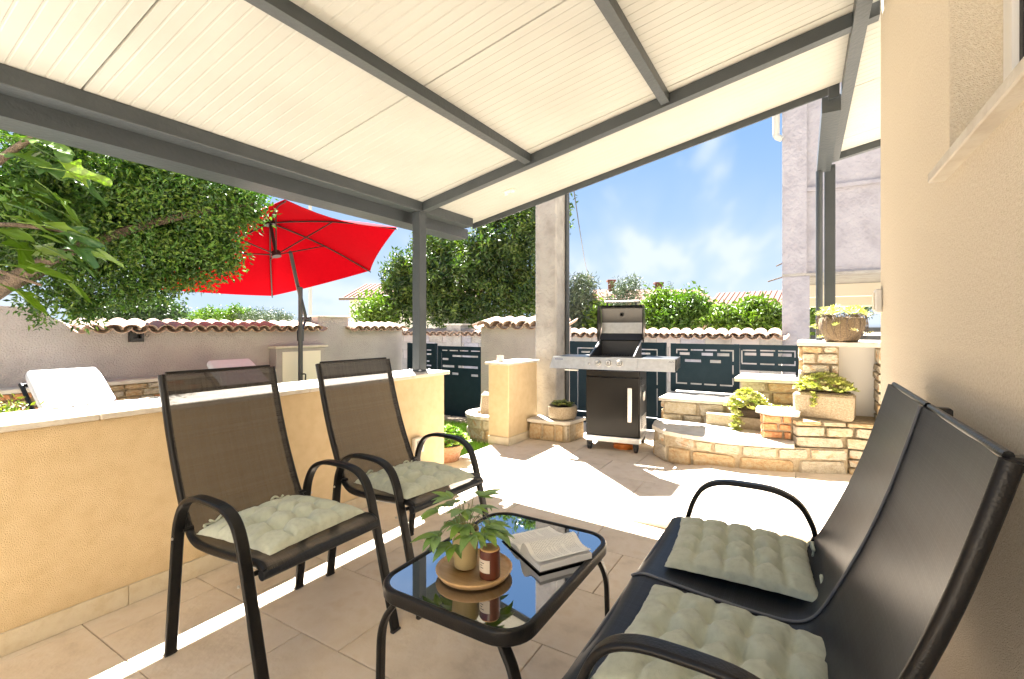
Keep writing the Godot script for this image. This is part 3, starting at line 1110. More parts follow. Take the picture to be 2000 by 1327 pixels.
func build_table() -> void:
	var t := thing("coffee_table", "low black coffee table with rounded black glass top between the seats", "coffee table", Vector3(-0.812, 0, -1.292))
	var w := 0.49
	var d := 0.665
	var T := 0.42
	# glass
	var g := MB.new()
	var ring := rrpath(w - 0.03, d - 0.03, 0.075, T - 0.002)
	g.fan(ring, Vector3.UP)
	g.fan(rrpath(w - 0.03, d - 0.03, 0.075, T - 0.007), Vector3.DOWN)
	part("glass_top", g, M.blackglass, t)
	# rim: rounded ring of flat tube
	var rim := MB.new()
	var rows := []
	var sec := [[0.0, -0.034], [0.004, -0.037], [0.014, -0.037], [0.018, -0.032], [0.018, -0.004], [0.014, 0.002], [0.006, 0.003], [0.0, 0.0]]
	for q in sec:
		rows.append(rrpath(w - 0.036 + 2 * q[0], d - 0.036 + 2 * q[0], 0.075 + q[0], T + q[1]))
	rows.append(rows[0])
	rim.grid(rows, true)
	part("rim", rim, M.blackmetal, t)
	for sx in [-1.0, 1.0]:
		for sz in [-1.0, 1.0]:
			var m := MB.new()
			var x: float = sx * (w * 0.5 - 0.075)
			var z: float = sz * (d * 0.5 - 0.045)
			var o := Vector3(sx, 0, sz * 0.25).normalized()
			var p := [Vector3(x, T - 0.036, z), Vector3(x, T - 0.060, z) + o * 0.016, Vector3(x, T - 0.095, z) + o * 0.042, Vector3(x, T - 0.145, z) + o * 0.058, Vector3(x, 0.2, z) + o * 0.062, Vector3(x, 0.0, z) + o * 0.066]
			m.sweep(spline(p, 5), rr(0.034, 0.016, 0.007), Vector3(-o.z, 0, o.x))
			part("leg", m, M.blackmetal, t)
	# things on the table
	var ty := T + 0.0015
	var tr := thing("tray", "round light wood tray on the glass coffee table", "tray", Vector3(-0.838, ty, -1.165))
	var m := MB.new()
	m.lathe([Vector2(0, 0.0), Vector2(0.098, 0.0), Vector2(0.104, 0.003), Vector2(0.113, 0.016), Vector2(0.1135, 0.019), Vector2(0.110, 0.020), Vector2(0.106, 0.0165), Vector2(0.102, 0.0125), Vector2(0.0, 0.0125)], Vector3.ZERO, 56)
	part("dish", m, M.wood, tr)
	var ry := ty + 0.0130
	# plant
	var pl := thing("potted_plant", "small potted plant with drooping lobed leaves on the wooden tray", "plant", Vector3(-0.868, ry, -1.162))
	var pot := MB.new()
	pot.lathe([Vector2(0, 0), Vector2(0.030, 0), Vector2(0.034, 0.004), Vector2(0.040, 0.09), Vector2(0.041, 0.112), Vector2(0.040, 0.114), Vector2(0.037, 0.112), Vector2(0.036, 0.102)], Vector3.ZERO, 28)
	part("pot", pot, plain(lin(0.42, 0.33, 0.16), 0.55), pl)
	var so := MB.new()
	so.lathe([Vector2(0.0365, 0.101), Vector2(0.0, 0.104)], Vector3.ZERO, 20)
	part("soil", so, M.soil, pl)
	var r := RandomNumberGenerator.new()
	r.seed = 31
	for k in 20:
		var a := TAU * k * 0.381966 + 0.4
		var reach := r.randf_range(0.045, 0.095)
		var rise := r.randf_range(0.015, 0.075)
		if k < 4:
			reach *= 0.5
			rise = r.randf_range(0.075, 0.11)
		var dir := Vector3(cos(a), 0, sin(a))
		var p0 := Vector3(0, 0.102, 0) + dir * 0.012
		var p1 := Vector3(0, 0.102 + rise * 1.1, 0) + dir * reach * 0.6
		var p2 := Vector3(0, 0.102 + rise - (0.035 if k > 9 else 0.0), 0) + dir * reach
		var sm := MB.new()
		sm.tube(spline([p0, p1, p2], 5), 0.0013, 0.0010, 5)
		part("stem", sm, M.plantstem, pl)
		# palmate leaf: three to five pointed leaflets that droop
		var n := 3 + (k % 3)
		for q in n:
			var spread := (q - (n - 1) * 0.5) * 0.62
			var ld := dir.rotated(Vector3.UP, spread)
			var ln := r.randf_range(0.058, 0.090) * (1.0 - 0.12 * absf(q - (n - 1) * 0.5))
			var droop := r.randf_range(0.35, 1.25) if k >= 4 else r.randf_range(-0.1, 0.6)
			var lm := leaf_blade(ln, ln * 0.40, droop)
			var lf := part("leaf", lm, M.plantleaf[(k + q) % 3], pl)
			lf.transform = Transform3D(Basis(Vector3.UP.cross(ld), Vector3.UP, ld), p2)
	# candle jar
	var cj := thing("candle_jar", "amber glass candle jar with paper label on the wooden tray", "candle", Vector3(-0.772, ry, -1.150))
	var gj := MB.new()
	gj.lathe([Vector2(0, 0), Vector2(0.027, 0), Vector2(0.030, 0.003), Vector2(0.030, 0.078), Vector2(0.029, 0.080), Vector2(0.0275, 0.080), Vector2(0.0275, 0.064)], Vector3.ZERO, 36)
	part("jar", gj, M.amber, cj)
	var lid := MB.new()
	lid.lathe([Vector2(0.0272, 0.066), Vector2(0.0272, 0.083), Vector2(0.026, 0.0845), Vector2(0, 0.0845)], Vector3.ZERO, 32)
	part("lid", lid, plain(lin(0.62, 0.36, 0.14), 0.5), cj)
	var lab := MB.new()
	var lrows := []
	for i in 2:
		var row := []
		for k in 13:
			var a := -2.15 + 1.55 * k / 12.0 + 1.35
			row.append(Vector3(cos(a) * 0.0303, 0.022 + 0.036 * i, -sin(a) * 0.0303).rotated(Vector3.UP, -1.75))
		lrows.append(row)
	lab.grid(lrows)
	var lp := part("paper_label", lab, M.label, cj)
	for i in 3:
		var ln := MB.new()
		var rows2 := []
		for e in 2:
			var row := []
			for k in 7:
				var a: float = -1.65 + [0.5, 0.3, 0.42][i] * k / 6.0 + 1.35
				row.append(Vector3(cos(a) * 0.0306, 0.048 - 0.007 * i + 0.0022 * e, -sin(a) * 0.0306).rotated(Vector3.UP, -1.75))
			rows2.append(row)
		ln.grid(rows2)
		part("print_line", ln, M.ink, lp)
	# open book
	var bk := thing("open_book", "open paperback book lying on the glass coffee table", "book", Vector3(-0.728, ty, -1.412), deg_to_rad(-32))
	var cov := MB.new()
	cov.box(Vector3(0, 0.0012, 0), Vector3(0.262, 0.002, 0.196), 0.0006)
	part("cover", cov, M.black, bk)
	for s in [-1.0, 1.0]:
		var th: float = 0.012 if s < 0 else 0.036
		var sec2 := []
		for k in 13:
			var x := 0.128 * k / 12.0
			var y: float = 0.0023 + th * (0.55 + 0.75 * exp(-pow((x - 0.030) / 0.032, 2.0)) - 0.55 * exp(-x / 0.006)) * (1.0 - 0.1 * x / 0.128)
			sec2.append(Vector2(s * x, y))
		var pg := MB.new()
		var rws := []
		for zz in [-0.094, -0.03, 0.03, 0.094]:
			var row := []
			for q in sec2:
				row.append(Vector3(q.x, q.y, zz))
			rws.append(row)
		pg.grid(rws, false, s < 0.0)
		for k in 12:
			for zz in [-0.094, 0.094]:
				var a := Vector3(sec2[k].x, 0.0022, zz)
				var b := Vector3(sec2[k + 1].x, 0.0022, zz)
				var c := Vector3(sec2[k + 1].x, sec2[k + 1].y, zz)
				var dd := Vector3(sec2[k].x, sec2[k].y, zz)
				if (zz > 0) == (s > 0):
					pg.quad(a, b, c, dd)
				else:
					pg.quad(b, a, dd, c)
		var e2: Vector2 = sec2[-1]
		pg.quad(Vector3(e2.x, 0.0022, 0.094 * s), Vector3(e2.x, 0.0022, -0.094 * s), Vector3(e2.x, e2.y, -0.094 * s), Vector3(e2.x, e2.y, 0.094 * s))
		part("page_block", pg, M.paper, bk)
		# the top leaf carries the print; the right one curls up a little
		var lf := MB.new()
		var lr := []
		for zz in [-0.0935, 0.0935]:
			var row := []
			for k in 13:
				var q: Vector2 = sec2[k]
				var lift: float = 0.0006 + (0.010 * pow(k / 12.0, 2.5) if s > 0 else 0.0)
				row.append(Vector3(q.x * 0.995, q.y + lift, zz))
			lr.append(row)
		lf.grid(lr, false, s < 0.0)
		part("printed_page", lf, M.print, bk)

func leaf_blade(l: float, w: float, droop: float) -> MB:   # pointed leaf along +z from the origin, folded and drooping
	var m := MB.new()
	var rows := []
	var p := Vector3.ZERO
	var ang := 0.15
	for i in 7:
		var f := i / 6.0
		var hw := w * 0.5 * pow(sin(PI * pow(f, 0.75)), 0.9) + 0.0003
		rows.append([p + Vector3(-hw, hw * 0.25, 0), p, p + Vector3(hw, hw * 0.25, 0)])
		p += Vector3(0, sin(ang), cos(ang)) * l / 6.0
		ang -= droop / 5.0
	m.grid(rows)
	return m

func print_texture() -> ImageTexture:   # grey lines of set type on cream paper
	var im := Image.create(256, 384, false, Image.FORMAT_RGB8)
	im.fill(Color(0.92, 0.915, 0.90))
	var r := RandomNumberGenerator.new()
	r.seed = 2
	for row in 30:
		var x := 26
		var y := 30 + row * 11
		var end := 230 if r.randf() > 0.15 else 120
		while x < end:
			var w := r.randi_range(5, 22)
			im.fill_rect(Rect2i(x, y, mini(w, end - x), 4), Color(0.74, 0.74, 0.74))
			x += w + 4
	return ImageTexture.create_from_image(im)

# ------------------------------------------------------------------ grill
func build_grill() -> void:
	var t := thing("gas_grill", "black and steel gas grill on casters with its lid open", "grill", Vector3(-1.555, 0, -4.53), deg_to_rad(8.0))
	var w := 0.50
	var hd := 0.225
	# cabinet
	boxpart("cabinet", Vector3(-w / 2, 0.135, -hd), Vector3(w / 2, 0.75, hd - 0.022), 0.004, M.enamel, t)
	var door := boxpart("door", Vector3(-w / 2 + 0.004, 0.14, hd - 0.021), Vector3(w / 2 - 0.006, 0.685, hd), 0.004, M.enamel, t)
	var hn := MB.new()
	hn.box(Vector3(w / 2 - 0.085, 0.44, hd + 0.026), Vector3(0.040, 0.315, 0.014), 0.004)
	hn.box(Vector3(w / 2 - 0.085, 0.57, hd + 0.010), Vector3(0.016, 0.016, 0.018), 0.0)
	hn.box(Vector3(w / 2 - 0.085, 0.31, hd + 0.010), Vector3(0.016, 0.016, 0.018), 0.0)
	part("handle", hn, M.steel, door)
	boxpart("trim_strip", Vector3(-w / 2 + 0.004, 0.690, hd - 0.021), Vector3(w / 2 - 0.006, 0.748, hd - 0.004), 0.003, M.enamel, t)
	boxpart("base_rail", Vector3(-w / 2 - 0.004, 0.082, hd - 0.04), Vector3(w / 2 + 0.002, 0.1345, hd + 0.006), 0.003, M.steel, t)
	boxpart("base_plate", Vector3(-w / 2, 0.090, -hd), Vector3(w / 2, 0.1345, hd - 0.041), 0.002, M.black, t)
	# louvres on the right side panel
	for k in 7:
		boxpart("louvre", Vector3(w / 2 + 0.0005, 0.20 + 0.018 * k, -0.16), Vector3(w / 2 + 0.006, 0.209 + 0.018 * k, 0.09), 0.0, M.steel, t)
	for k in 5:
		boxpart("louvre", Vector3(w / 2 + 0.0005, 0.60 + 0.02 * k, -0.16), Vector3(w / 2 + 0.005, 0.609 + 0.02 * k, 0.12), 0.0, M.black, t)
	boxpart("bottle_opener", Vector3(w / 2 + 0.0005, 0.46, 0.0), Vector3(w / 2 + 0.02, 0.55, 0.07), 0.006, M.steel, t)
	for sx in [-1.0, 1.0]:
		for sz in [-1.0, 1.0]:
			var wh := MB.new()
			var prof := []
			for q in [[0.0, -0.019], [0.020, -0.019], [0.033, -0.016], [0.036, -0.008], [0.036, 0.008], [0.033, 0.016], [0.020, 0.019], [0.0, 0.019]]:
				prof.append(Vector2(q[0], q[1]))
			wh.lathe(prof, Vector3.ZERO, 20, Basis(Vector3(0, 1, 0), Vector3(1, 0, 0), Vector3(0, 0, -1)))
			var c := part("caster", wh, M.rubber, t)
			c.position = Vector3(sx * (w / 2 - 0.035), 0.036, sz * (hd - 0.012))
			boxpart("fork", Vector3(-0.026, 0.0, -0.012), Vector3(0.026, 0.046, 0.012), 0.004, M.black, c)
	# control panel with side shelves: one stepped steel front
	var fy0 := 0.760
	var fy1 := 0.872
	var fz := hd + 0.055
	var seg := [[-0.562, -0.252], [-0.250, 0.236], [0.238, 0.560]]
	var names := ["shelf_front", "control_panel", "shelf_front"]
	for i in 3:
		var m := MB.new()
		var a: float = seg[i][0]
		var b: float = seg[i][1]
		var la := a - (0.03 if i == 0 else 0.0)
		var z1 := fz
		m.quad(Vector3(la, fy0, z1 + 0.012), Vector3(b, fy0, z1 + 0.012), Vector3(b, fy1, z1 - 0.012), Vector3(a, fy1, z1 - 0.012))
		m.quad(Vector3(b, fy0, z1 - 0.03), Vector3(la, fy0, z1 - 0.03), Vector3(a, fy1, z1 - 0.03), Vector3(b, fy1, z1 - 0.03))
		m.quad(Vector3(a, fy1, z1 - 0.012), Vector3(b, fy1, z1 - 0.012), Vector3(b, fy1, z1 - 0.03), Vector3(a, fy1, z1 - 0.03))
		m.quad(Vector3(la, fy0, z1 - 0.03), Vector3(b, fy0, z1 - 0.03), Vector3(b, fy0, z1 + 0.012), Vector3(la, fy0, z1 + 0.012))
		m.quad(Vector3(la, fy0, z1 - 0.03), Vector3(la, fy0, z1 + 0.012), Vector3(a, fy1, z1 - 0.012), Vector3(a, fy1, z1 - 0.03))
		m.quad(Vector3(b, fy0, z1 + 0.012), Vector3(b, fy0, z1 - 0.03), Vector3(b, fy1, z1 - 0.03), Vector3(b, fy1, z1 - 0.012))
		part(names[i], m, M.steel, t)
	boxpart("side_shelf", Vector3(-0.560, 0.845, -0.19), Vector3(-0.258, 0.869, fz - 0.031), 0.003, M.steel, t)
	boxpart("side_shelf", Vector3(0.258, 0.845, -0.19), Vector3(0.560, 0.869, fz - 0.031), 0.003, M.black, t)
	boxpart("shelf_end", Vector3(0.561, 0.765, -0.19), Vector3(0.572, 0.872, fz - 0.035), 0.003, M.black, t)
	boxpart("tool_bar", Vector3(-0.46, 0.735, fz - 0.09), Vector3(-0.33, 0.744, fz - 0.06), 0.0, M.white, t)
	var tilt := Basis(Vector3.RIGHT, PI / 2 - 0.21)
	for k in 3:
		var x := -0.118 + 0.098 * k
		var kc := Vector3(x, 0.822, fz + 0.0045)
		var kb := MB.new()
		kb.lathe([Vector2(0.034, 0.0), Vector2(0.034, 0.004), Vector2(0.034, 0.004), Vector2(0.030, 0.007), Vector2(0.0, 0.007)], kc, 24, tilt)
		var bz := part("bezel", kb, M.steel, t)
		var kn := MB.new()
		kn.lathe([Vector2(0.024, 0.006), Vector2(0.023, 0.030), Vector2(0.020, 0.034), Vector2(0.020, 0.034), Vector2(0.010, 0.034), Vector2(0.008, 0.031), Vector2(0, 0.031)], kc, 24, tilt)
		part("knob", kn, M.steel if k != 1 else M.steel, bz)
		var ring := MB.new()
		ring.lathe([Vector2(0.0265, 0.0075), Vector2(0.0265, 0.012), Vector2(0.0245, 0.012)], kc, 20, tilt)
		part("grip_ring", ring, M.black, bz)
	var ig := MB.new()
	ig.lathe([Vector2(0.011, 0), Vector2(0.011, 0.008), Vector2(0.008, 0.011), Vector2(0, 0.011)], Vector3(-0.205, 0.812, fz + 0.0015), 14, tilt)
	part("igniter", ig, M.steel, t)
	# small dark maker's print on the left shelf front, emblem on the right
	for k in 7:
		var mk := MB.new()
		mk.box(Vector3(-0.535 + 0.0115 * k, 0.847, fz - 0.0068), Vector3(0.0085, 0.009, 0.0012), 0.0, Basis(Vector3.RIGHT, -0.21))
		part("print_mark", mk, M.inkblue, t)
	for k in 2:
		var em := MB.new()
		em.tube(spline([Vector3(0.508 + 0.022 * k, 0.842, fz - 0.0050), Vector3(0.517 + 0.022 * k, 0.849, fz - 0.0066), Vector3(0.527 + 0.022 * k, 0.842, fz - 0.0050)], 4), 0.0022, 0.0022, 5)
		part("emblem", em, M.ink, t)
	# firebox: sides rise to the back
	var hw := 0.205
	var fb := MB.new()
	var zf := fz - 0.035
	var zb := -0.20
	for s in [-1.0, 1.0]:
		var x: float = s * hw
		var o := [Vector3(x, 0.76, zf), Vector3(x, 0.76, zb), Vector3(x, 1.02, zb), Vector3(x, 0.885, zf)]
		var xi: float = x - s * 0.012
		var q := [Vector3(xi, 0.76, zf), Vector3(xi, 0.76, zb), Vector3(xi, 1.02, zb), Vector3(xi, 0.885, zf)]
		if s > 0:
			fb.quad(o[0], o[1], o[2], o[3])
			fb.quad(q[3], q[2], q[1], q[0])
			fb.quad(o[3], o[2], q[2], q[3])
		else:
			fb.quad(o[3], o[2], o[1], o[0])
			fb.quad(q[0], q[1], q[2], q[3])
			fb.quad(q[3], q[2], o[2], o[3])
	fb.span(Vector3(-hw, 0.76, zb - 0.012), Vector3(hw, 1.02, zb))
	fb.span(Vector3(-hw, 0.76, zf), Vector3(hw, 0.884, zf + 0.004))
	part("firebox", fb, M.black, t)
	for k in 14:
		var x := -0.18 + 0.0277 * k
		var gr := MB.new()
		gr.tube([Vector3(x, 0.868, zf - 0.01), Vector3(x, 0.868, zb + 0.01)], 0.004, 0.004, 6)
		part("grate_bar", gr, M.blackmetal, t)
	for s in [-1.0, 1.0]:
		var ed := MB.new()
		ed.tube([Vector3(s * (hw + 0.001), 0.888, zf), Vector3(s * (hw + 0.001), 1.023, zb)], 0.006, 0.006, 6)
		part("edge_trim", ed, M.steel, t)
	# open lid: a shell of three facets between two side plates, hinged at the back
	var lid := Node3D.new()
	lid.name = "lid"
	t.add_child(lid)
	var prof := [Vector2(-0.185, 1.025), Vector2(-0.265, 1.09), Vector2(-0.300, 1.20), Vector2(-0.255, 1.345), Vector2(-0.200, 1.360)]   # z, y
	var inner := [[0, 1, M.liddark], [1, 2, M.steel], [2, 3, M.liddark], [3, 4, M.liddark]]
	var lw := 0.225
	for e in inner:
		var a: Vector2 = prof[e[0]]
		var b: Vector2 = prof[e[1]]
		var m := MB.new()
		m.quad(Vector3(-lw + 0.013, a.y, a.x), Vector3(lw - 0.013, a.y, a.x), Vector3(lw - 0.013, b.y, b.x), Vector3(-lw + 0.013, b.y, b.x))
		part("inner_panel", m, e[2], lid)
		var nn := Vector2(-(b.y - a.y), b.x - a.x).normalized() * 0.014
		var m2 := MB.new()
		m2.quad(Vector3(lw - 0.013, a.y + nn.y, a.x + nn.x), Vector3(-lw + 0.013, a.y + nn.y, a.x + nn.x), Vector3(-lw + 0.013, b.y + nn.y, b.x + nn.x), Vector3(lw - 0.013, b.y + nn.y, b.x + nn.x))
		part("outer_panel", m2, M.enamel, lid)
	for s in [-1.0, 1.0]:
		var poly := PackedVector2Array()
		for q in [[-0.185, 1.00], [-0.285, 1.075], [-0.320, 1.20], [-0.270, 1.36], [-0.195, 1.376], [-0.165, 1.33], [-0.150, 1.18], [-0.155, 1.05]]:
			poly.append(Vector2(q[0], q[1]))
		var m := MB.new()
		m.prism(poly, -0.006, 0.006)
		var o := part("side_plate", m, M.enamel, lid)
		# prism lies in xz; stand it up: its x -> z, its z -> y, its y -> x
		o.transform = Transform3D(Basis(Vector3(0, 0, 1), Vector3(1, 0, 0), Vector3(0, 1, 0)), Vector3(s * lw, 0, 0))
	var th := MB.new()
	th.lathe([Vector2(0.022, 0), Vector2(0.022, 0.006), Vector2(0, 0.006)], Vector3(0.0, 1.285, -0.272), 16, Basis(Vector3.RIGHT, PI / 2 + 0.3))
	part("thermometer", th, M.black, lid)
	var hb := MB.new()
	hb.tube([Vector3(-0.175, 1.415, -0.255), Vector3(0.175, 1.415, -0.255)], 0.011, 0.011, 10)
	var hnd := part("handle", hb, M.steel, lid)
	for s in [-1.0, 1.0]:
		boxpart("handle_post", Vector3(s * 0.145 - 0.008, 1.36, -0.268), Vector3(s * 0.145 + 0.008, 1.405, -0.245), 0.002, M.black, hnd)
	# gas bottle foot under the grill
	var gb := thing("gas_cylinder_foot", "orange round gas cylinder foot showing under the black grill", "gas cylinder", Vector3(-1.47, 0, -4.50))
	var fm := MB.new()
	fm.lathe([Vector2(0.095, 0.0), Vector2(0.102, 0.004), Vector2(0.102, 0.045), Vector2(0.098, 0.05), Vector2(0.095, 0.045), Vector2(0.095, 0.0)], Vector3.ZERO, 28)
	part("foot_ring", fm, M.orange, gb)
	var sm := MB.new()
	sm.lathe([Vector2(0, 0.03), Vector2(0.07, 0.035), Vector2(0.097, 0.055), Vector2(0.099, 0.075), Vector2(0, 0.08)], Vector3.ZERO, 28)
	part("cylinder_base", sm, M.orange, gb)

# ------------------------------------------------------------------ succulents
var rosette_mesh := {}
func rosette(kind: int) -> ArrayMesh:
	if not rosette_mesh.has(kind):
		var m := MB.new()
		var v0 := 0
		for k in 15:
			var f := k / 14.0
			var a := k * 2.39996
			var el := lerpf(0.15, 1.25, f)
			var l := lerpf(1.0, 0.45, f)
			var d := Vector3(cos(a) * cos(el), sin(el), sin(a) * cos(el))
			var s := Vector3(-sin(a), 0, cos(a))
			var u := s.cross(d).normalized()
			if u.y < 0:
				u = -u
			var wd := (0.34 if kind == 0 else 0.15) * l
			var base := d * 0.12
			var mid := d * l * 0.62
			var tip := d * l + u * 0.12 * l
			m.tri(base - s * wd * 0.5, mid - s * wd, mid + u * 0.05)
			m.tri(base + s * wd * 0.5, mid + u * 0.05, mid + s * wd)
			m.tri(base - s * wd * 0.5, mid + u * 0.05, base + s * wd * 0.5)
			m.tri(mid - s * wd, tip, mid + u * 0.05)
			m.tri(mid + u * 0.05, tip, mid + s * wd)
		rosette_mesh[kind] = m.mesh()
	return rosette_mesh[kind]

func rosettes(parent: Node3D, spots: Array, kind: int, mats: Array, seed_: int) -> void:
	var r := RandomNumberGenerator.new()
	r.seed = seed_
	for s in spots:   # local position, size
		var o := part("rosette", rosette(kind), mats[r.randi() % mats.size()], parent)
		var b := Basis(Vector3.UP, r.randf() * TAU) .scaled(Vector3.ONE * s[1])
		var lean := Basis(Vector3(r.randf_range(-1, 1), 0, r.randf_range(-1, 1)).normalized(), r.randf_range(0.0, 0.55))
		o.transform = Transform3D(lean * b, s[0])

func spread(seed_: int, n: int, rx: float, rz: float, y: float, dome: float, size: Vector2) -> Array:
	var r := RandomNumberGenerator.new()
	r.seed = seed_
	var out := []
	for k in n:
		var a := k * 2.39996
		var q := sqrt((k + 0.5) / n)
		out.append([Vector3(cos(a) * q * rx, y + dome * (1 - q * q) + r.randf_range(-0.01, 0.01), sin(a) * q * rz), r.randf_range(size.x, size.y)])
	return out

# ------------------------------------------------------------------ stone planters
func arc_pts(c: Vector2, r: float, a0: float, a1: float, n: int) -> Array:
	var out := []
	for i in n + 1:
		var a := deg_to_rad(lerpf(a0, a1, float(i) / n))
		out.append(c + Vector2(cos(a), sin(a)) * r)
	return out

func slab(poly: Array, y0: float, y1: float, mat: Material, parent: Node3D, called := "coping_slab") -> MeshInstance3D:
	var m := MB.new()
	var pv := PackedVector2Array()
	for p in poly:
		pv.append(p - Vector2(parent.position.x, parent.position.z))
	m.prism(pv, y0, y1)
	return part(called, m, mat, parent)

func build_planters() -> void:
	var St: Array = M.stones
	# pillar stub at the far side of the opening
	var t := thing("wall_stub", "short ochre plastered wall stub with pale coping beside the concrete column", "wall", Vector3(-2.56, 0, -4.25))
	boxpart("wall_body", Vector3(-0.125, -0.3, -0.31), Vector3(0.110, 0.782, 0.275), 0.006, M.plaster, t)
	boxpart("coping_slab", Vector3(-0.15, 0.7825, -0.312), Vector3(0.14, 0.807, 0.305), 0.004, M.cap, t)
	boxpart("skirting_slab", Vector3(-0.123, 0.001, 0.276), Vector3(0.110, 0.078, 0.287), 0.002, M.skirt, t)
	boxpart("skirting_slab", Vector3(0.1105, 0.001, -0.31), Vector3(0.121, 0.078, 0.287), 0.002, M.skirt, t)
	var cg := thing("tealight_glass", "small pink glass tealight holder on the ochre wall stub", "candle holder", Vector3(-2.60, 0.8072, -4.06))
	var gm := MB.new()
	gm.lathe([Vector2(0, 0), Vector2(0.040, 0), Vector2(0.036, 0.012), Vector2(0.034, 0.055), Vector2(0.0345, 0.062), Vector2(0.031, 0.062), Vector2(0.031, 0.030)], Vector3.ZERO, 20)
	part("glass", gm, M.candle, cg)
	var wm := MB.new()
	wm.lathe([Vector2(0.0305, 0.028), Vector2(0.0, 0.030)], Vector3.ZERO, 14)
	part("wax", wm, M.white, cg)
	# concrete column and its pipe
	var col := thing("concrete_column", "square bare concrete column rising to the canopy beside the grill", "column", Vector3(-2.42, 0, -4.83))
	boxpart("shaft", Vector3(-0.13, -0.3, -0.13), Vector3(0.13, 3.4, 0.13), 0.012, M.concrete, col)
	var pp := MB.new()
	pp.tube([Vector3(0.155, 0.0, -0.10), Vector3(0.155, 3.3, -0.10)], 0.024, 0.024, 12)
	part("downpipe", pp, M.steelgrey, col)
	# stone step right of the stub with a trough
	var st := thing("stone_step", "low stone step with pale slab at the foot of the concrete column", "stone step", Vector3(-2.2, 0, -4.5))
	slab([Vector2(-2.415, -4.34), Vector2(-2.04, -4.37), Vector2(-2.0, -4.42), Vector2(-1.97, -4.69), Vector2(-2.28, -4.69), Vector2(-2.29, -4.56), Vector2(-2.415, -4.56)], -0.02, 0.180, M.mortar, st, "core")
	stone_face(st, [Vector2(-2.43, -4.335), Vector2(-2.04, -4.365)], 0.0, 0.178, Vector2(0.16, 0.18), Vector2(0.11, 0.17), -1.0, St)
	stone_face(st, [Vector2(-2.03, -4.37), Vector2(-1.965, -4.69)], 0.0, 0.178, Vector2(0.15, 0.18), Vector2(0.10, 0.16), -1.0, St)
	slab([Vector2(-2.435, -4.31), Vector2(-2.03, -4.335), Vector2(-1.985, -4.39), Vector2(-1.945, -4.695), Vector2(-2.28, -4.695), Vector2(-2.29, -4.565), Vector2(-2.435, -4.565)], 0.1815, 0.212, M.cap, st)
	var tr := thing("round_stone_trough", "round rough stone trough of small succulents on the low step beside the grill", "planter", Vector3(-2.13, 0.2125, -4.52))
	var tm := MB.new()
	tm.lathe([Vector2(0, 0), Vector2(0.125, 0), Vector2(0.142, 0.02), Vector2(0.148, 0.07), Vector2(0.150, 0.125), Vector2(0.143, 0.135), Vector2(0.118, 0.132), Vector2(0.112, 0.115)], Vector3.ZERO, 30)
	part("bowl", tm, M.trough, tr)
	var so := MB.new()
	so.lathe([Vector2(0.113, 0.116), Vector2(0.0, 0.125)], Vector3.ZERO, 20)
	part("soil", so, M.soil, tr)
	rosettes(tr, spread(3, 34, 0.11, 0.10, 0.135, 0.03, Vector2(0.03, 0.044)), 0, M.sedum_dull, 1)
	# curved planter left of the stub with an upright stone
	var cp := thing("curved_stone_planter", "small curved stone planter with pale rim behind the ochre wall stub", "planter", Vector3(-2.95, 0, -4.50))
	var arc := arc_pts(Vector2(-2.97, -4.52), 0.30, 55, 230, 10)
	var poly := arc.duplicate()
	poly.append(Vector2(-2.97, -4.80))
	slab(poly, -0.25, 0.165, M.mortar, cp, "core")
	stone_face(cp, arc_pts(Vector2(-2.97, -4.52), 0.305, 55, 230, 10), -0.20, 0.163, Vector2(0.10, 0.17), Vector2(0.12, 0.22), 1.0, St)
	var outer := arc_pts(Vector2(-2.97, -4.52), 0.325, 55, 230, 12)
	var inner := arc_pts(Vector2(-2.97, -4.52), 0.205, 230, 55, 12)
	slab(outer + inner, 0.166, 0.202, M.cap, cp)
	var us := MB.new()
	us.box(Vector3(0, 0.14, 0), Vector3(0.17, 0.30, 0.10), 0.035, Basis(), 0.012, rng)
	var u := part("upright_stone", us, M.trough, cp)
	u.position = Vector3(-0.13, 0.13, -0.03)

	# stepped planter on the right: low curved bench wall, then three rising tiers
	var p := thing("stepped_stone_planter", "stepped planter wall of cream rubble stone with pale coping slabs right of the grill", "planter wall", Vector3(-0.4, 0, -4.6))
	var front := [Vector2(-1.19, -4.55), Vector2(-1.15, -4.36), Vector2(-1.02, -4.20), Vector2(-0.78, -4.115), Vector2(-0.50, -4.10), Vector2(-0.24, -4.15), Vector2(0.0, -4.24), Vector2(0.28, -4.37)]
	var core := front.duplicate()
	core.append_array([Vector2(0.28, -4.9), Vector2(-1.19, -4.9)])
	var sh := []
	for q in core:
		sh.append(q + Vector2(0.0, -0.012))
	slab(sh, -0.02, 0.238, M.mortar, p, "core")
	stone_face(p, front, 0.0, 0.236, Vector2(0.075, 0.16), Vector2(0.12, 0.42), -1.0, St)
	# bench coping, two slabs
	slab([Vector2(-1.20, -4.56), Vector2(-1.165, -4.35), Vector2(-1.03, -4.175), Vector2(-0.86, -4.11), Vector2(-0.74, -4.66), Vector2(-1.20, -4.70)], 0.2405, 0.272, M.cap, p)
	slab([Vector2(-0.857, -4.11), Vector2(-0.66, -4.075), Vector2(-0.50, -4.07), Vector2(-0.24, -4.12), Vector2(-0.06, -4.18), Vector2(-0.06, -4.30), Vector2(-0.20, -4.40), Vector2(-0.30, -4.58), Vector2(-0.737, -4.66)], 0.2405, 0.272, M.cap, p)
	# second tier behind the bench
	slab([Vector2(-1.17, -4.80), Vector2(-0.47, -4.84), Vector2(-0.47, -5.42), Vector2(-1.17, -5.42)], -0.02, 0.438, M.mortar, p, "core")
	stone_face(p, [Vector2(-1.18, -4.785), Vector2(-0.47, -4.825)], 0.24, 0.437, Vector2(0.06, 0.13), Vector2(0.12, 0.36), -1.0, St)
